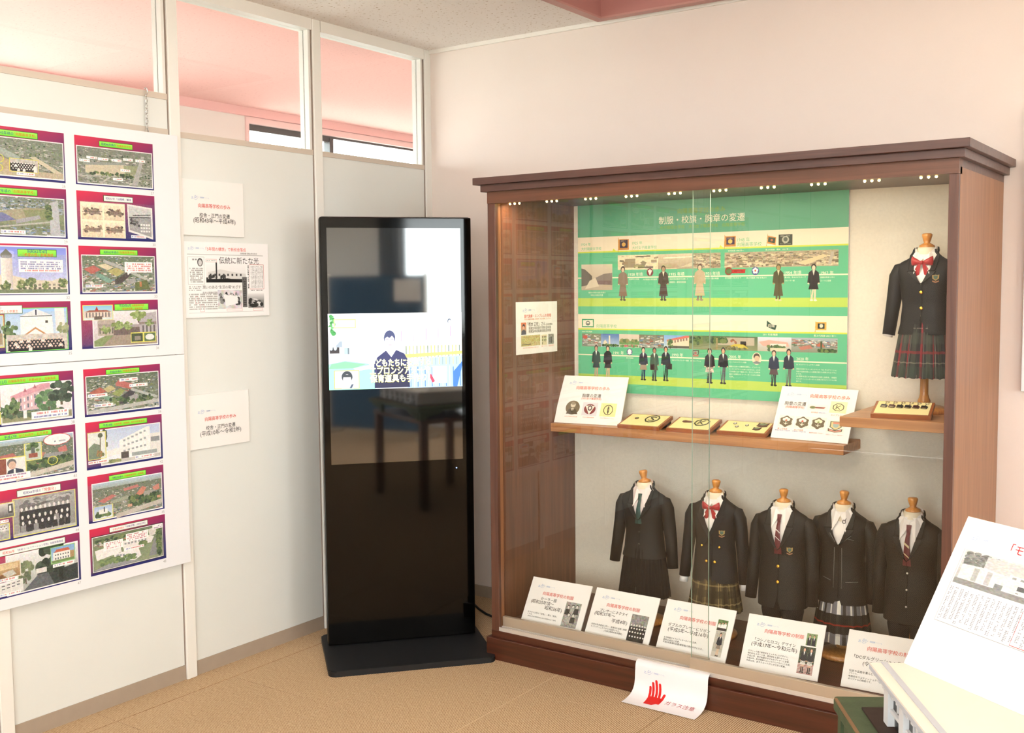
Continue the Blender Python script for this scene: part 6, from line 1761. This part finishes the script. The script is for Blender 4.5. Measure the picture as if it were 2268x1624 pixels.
def cap(u0, v0, u1, v1, r, n=7):
    """rounded finger from (u0,v0) to its tip, as quads along the sheet"""
    asp = .75
    out = []
    for k in range(n + 1):
        t = k / n
        w = r
        out.append((u0 + (u1 - u0) * t, v0 + (v1 - v0) * t, w))
    out.append((u1 + (u1 - u0) * .03, v1 - r * 1.0, r * .55))
    V = []
    for (u, v, w) in out:
        V += [sm(u - w, v), sm(u + w, v)]
    return V, [(2 * k, 2 * k + 1, 2 * k + 3, 2 * k + 2) for k in range(len(out) - 1)]
HV, HF = [], []
def addp(V, F):
    k = len(HV)
    HV.extend(V)
    HF.extend([tuple(i + k for i in q) for q in F])
for (u0, v0, u1, v1) in ((.258, .66, .231, .475), (.302, .66, .262, .40), (.347, .66, .305, .355), (.392, .66, .358, .40)):
    addp(*cap(u0, v0, u1, v1, .0165))
addp(*cap(.425, .80, .443, .565, .018))
rows = []
for k in range(9):
    v = .635 + .225 * k / 8
    l_ = .242 + .012 * k / 8
    r_ = .409 + (.03 if k < 5 else .03 - .018 * (k - 4)) - (.02 if k == 0 else 0)
    rows += [sm(l_, v), sm(.31, v), sm(r_, v)]
addp(rows, [q for k in range(8) for q in ((3 * k, 3 * k + 1, 3 * k + 4, 3 * k + 3), (3 * k + 1, 3 * k + 2, 3 * k + 5, 3 * k + 4))])
mesh('red_hand', HV, HF, REDI, ws)
lettering('lettering', 'ガラス注意', sm, .50, .895, .70, M('dark_red_ink', 0xa8202c, .6, .2), ws, .74)
logo(sm, .13, .215, .28, ws, .74)

# ------------------------------------------------------------------ building model on its stand, front right
MT = Vector((2.712, -2.093, 0))
MR = (0, 0, math.radians(32))
GREENP = M('worn_green_paint', 0x47533a, .7, .3, bump=(300, .3), var=(40, .12))
WORN = M('worn_edge_paint', 0x7a5a3a, .7)
MWHITE = M('model_white_plaster', 0xd9d9da, .6, .3)
MGREY = M('model_grey_edge', 0xb9bcc4, .5, .3)
MCREAM = M('model_cream_roof', 0xe6dfd2, .6, .3, var=(6, .03))
tb = thing('display_table', 'dark wooden table carrying the building model, below the frame', 'table', (MT.x, MT.y, 0), MR)
box('tabletop', .0, .62, -.72, .05, .57, .60, W_D, tb, .003)
for (x, y) in ((.03, .02), (.59, .02), (.03, -.69), (.59, -.69)):
    box('leg', x - .025, x + .025, y - .025, y + .025, 0, .57, W_D, tb, .002)
st = thing('model_stand', 'worn dark green wooden stand under the building model', 'stand', (MT.x, MT.y, .601), MR)
box('stand_top', -.045, .60, -.70, .098, .059, .087, GREENP, st, .006, 2)
box('worn_edge', -.0455, -.0405, -.69, .085, .0835, .0872, WORN, st)
def bracket(name, x0, y0, dx, dy):
    """curved bracket foot hanging under the stand corner, running along (dx, dy)"""
    pr = [(0, 0), (.0, .059), (.16, .059), (.15, .045), (.11, .034), (.07, .030), (.045, .022), (.035, .008), (.030, 0)]
    mp_ = lambda u, v, h: (x0 + dx * u - dy * h, y0 + dy * u + dx * h, v)
    return prism(name, pr, mp_, .022, GREENP, st)
bracket('bracket_foot', -.033, .062, 0, -1)
bracket('bracket_foot', -.033, .086, 1, 0)
bracket('bracket_foot', .58, -.66, 0, 1)
bracket('bracket_foot', .56, -.69, -1, 0)
bracket('bracket_foot', -.033, -.50, 0, -1)
bracket('bracket_foot', .56, .086, 1, 0) if False else None
md = thing('building_model', 'white architectural model of a school building with flat cream roof', 'model', (MT.x, MT.y, .6885), MR)
box('ground_board', -.010, .58, -.68, .032, 0, .004, M('model_dark_ground', 0x3a2c26, .7, .2, var=(60, .1)), md)
box('walls', .022, .56, -.64, -.030, .004, .076, MWHITE, md)
DARKW = M('model_dark_window', 0x15171a, .3, .5)
for k in range(7):
    y = -.030 - .085 * k
    box('pilaster', .0105, .028, y - .024, y, .004, .078, MWHITE, md)
    box('window_opening', .0195, .0225, y - .082, y - .026, .036, .072, DARKW, md)
    box('window_opening', .0195, .0225, y - .076, y - .034, .006, .030, DARKW, md)
    box('window_bar', .0170, .0200, y - .056, y - .052, .040, .070, MWHITE, md)
    box('string_course', .014, .0225, y - .082, y - .026, .030, .036, MWHITE, md)
for k in range(24):
    y = -.008 - .026 * k
    box('eaves_bracket', .006, .022, y - .010, y, .066, .079, MWHITE, md)
box('entrance_step', -.006, .012, -.20, -.115, .004, .016, MWHITE, md)
box('roof_slab', -.001, .58, -.66, .022, .079, .0862, MGREY, md)
box('roof_face', .0, .579, -.659, .021, .0862, .0895, MCREAM, md)
box('parapet', .020, .030, -.65, .021, .0895, .0915, MGREY, md)
q = Pic(300, 140, 0xb8b8b8)
q.grad(0, 0, 1, 1, 0xd8d8d6, 0xb0b0ae).dots(0, 0, .35, .5, 90, 3, (0x7a7c78, 0x8c8e8a, 0x686a66), .03, .06).dots(.5, .0, 1, .3, 60, 4, (0x7a7c78, 0x8c8e8a), .03, .06).rect(.18, .05, .5, .42, 0xc8c8c6)
q.poly([(.02, .42), (.2, .38), (.42, .44), (1, .46), (1, .86), (.02, .84)], 0xdededc).poly([(.38, .36), (1, .38), (1, .5), (.38, .48)], 0xeeeeec)
for k in range(10):
    q.rect(.4 + .06 * k, .40, .43 + .06 * k, .46, 0x9a9a98).rect(.46 + .09 * k, .60, .52 + .09 * k, .72, 0x5a5c5e).rect(.46 + .09 * k, .78, .48 + .09 * k, .80, 0x8a8a88)
q.rect(.12, .45, .16, .82, 0xb0b0ae).rect(.22, .45, .26, .82, 0xb4b4b2).rect(.3, .7, .36, .84, 0x8a8c8c).rect(0, .84, 1, 1, 0x8c8c8a).grain(0, 0, 1, 1, .16, 4, 5)
cols = Pic(300, 200, 0xf4f3f4)
for k in range(24):
    x = .0 + .0415 * k
    cols.marks(x, .02, x + .022, .98 - .04 * (k % 3), 22, 100 + k, 0x98989e, .8)
bc = card('model_card', 'large white leaning card with an old building photo, on the model roof', 'card', .41, .29,
     (2.751 + .85 * .205, -2.045 - .527 * .205, .7785), (math.radians(-30), 0, math.atan2(-.527, .85)),
     [('「モダンな校舎」', .278, .60, .13, 0xc8303c)],
     [(picmat('old_school_photo', q), .066, .205, .75, .425), (picmat('article_columns', cols), .068, .445, .75, .672)], (.07, .118, .12), .006)
mpc = lambda u, v: (-.205 + .41 * u, -.0010, .29 * (1 - v))
for nm, pts, c_ in (('rule', [(.058, .205), (.0595, .205), (.0595, .68), (.058, .68)], 0x9a9a9e), ('rule', [(.058, .679), (.75, .679), (.75, .6815), (.058, .6815)], 0x9a9a9e), ('red_rule', [(.449, .47), (.4505, .47), (.4505, .672), (.449, .672)], 0xd05050), ('red_rule', [(.449, .670), (.75, .670), (.75, .673), (.449, .673)], 0xd05050)):
    mesh(nm, [mpc(u, v) for u, v in pts], [(0, 3, 2, 1)], ink(c_), bc)
box('easel_strut', -.04, .04, .006, .008, 0, .10, CARD, bc)

# ------------------------------------------------------------------ panel on the back wall at the right edge
wp = thing('wall_panel_display', 'white display panel on the back wall right of the cabinet', 'panel', (2.588, 0, 1.085))
box('board', 0, .95, -.032, -.012, 0, .95, FOAM, wp, .002, 1)
box('wall_batten', .1, .85, -.012, -.001, .7, .76, POSTM, wp)

# ------------------------------------------------------------------ far side of the room, mirrored in the kiosk
BLUEF = M('blue_grey_fabric', 0x43607c, .9, .2, bump=(900, .3))
sc_ = thing('folding_screen', 'blue fabric standing screen on the far side of the room', 'screen', (5.6, -4.38, 0))
box('screen_panel', -.015, .015, -.565, .565, .06, 1.58, BLUEF, sc_, .003)
box('screen_frame', -.02, .02, -.585, -.565, .0, 1.60, ALU, sc_)
box('screen_frame', -.02, .02, .565, .585, .0, 1.60, ALU, sc_)
for s in (-1, 1):
    box('foot', -.2, .2, s * .575 - .02, s * .575 + .02, 0, .03, ALU, sc_, .004)
card('wall_sign', 'white paper notice hung on the blue standing screen', 'sign', .30, .21, (5.575, -4.0, 1.33), (0, 0, -math.pi / 2), [], (), None)
cu = M('grey_curtain_cloth', 0x7c848c, .9, .2)
V, F = [], []
for k in range(25):
    y = -4.84 + .26 * k / 24
    x = RX - .06 + .02 * math.sin(k * 1.3)
    V += [(x, y, .9), (x, y, 2.35)]
F = [(2 * k, 2 * k + 2, 2 * k + 3, 2 * k + 1) for k in range(24)]
ct = mesh('curtain', V, F, cu, None, True)
tag(ct, 'grey gathered curtain beside the right wall window', 'curtain')
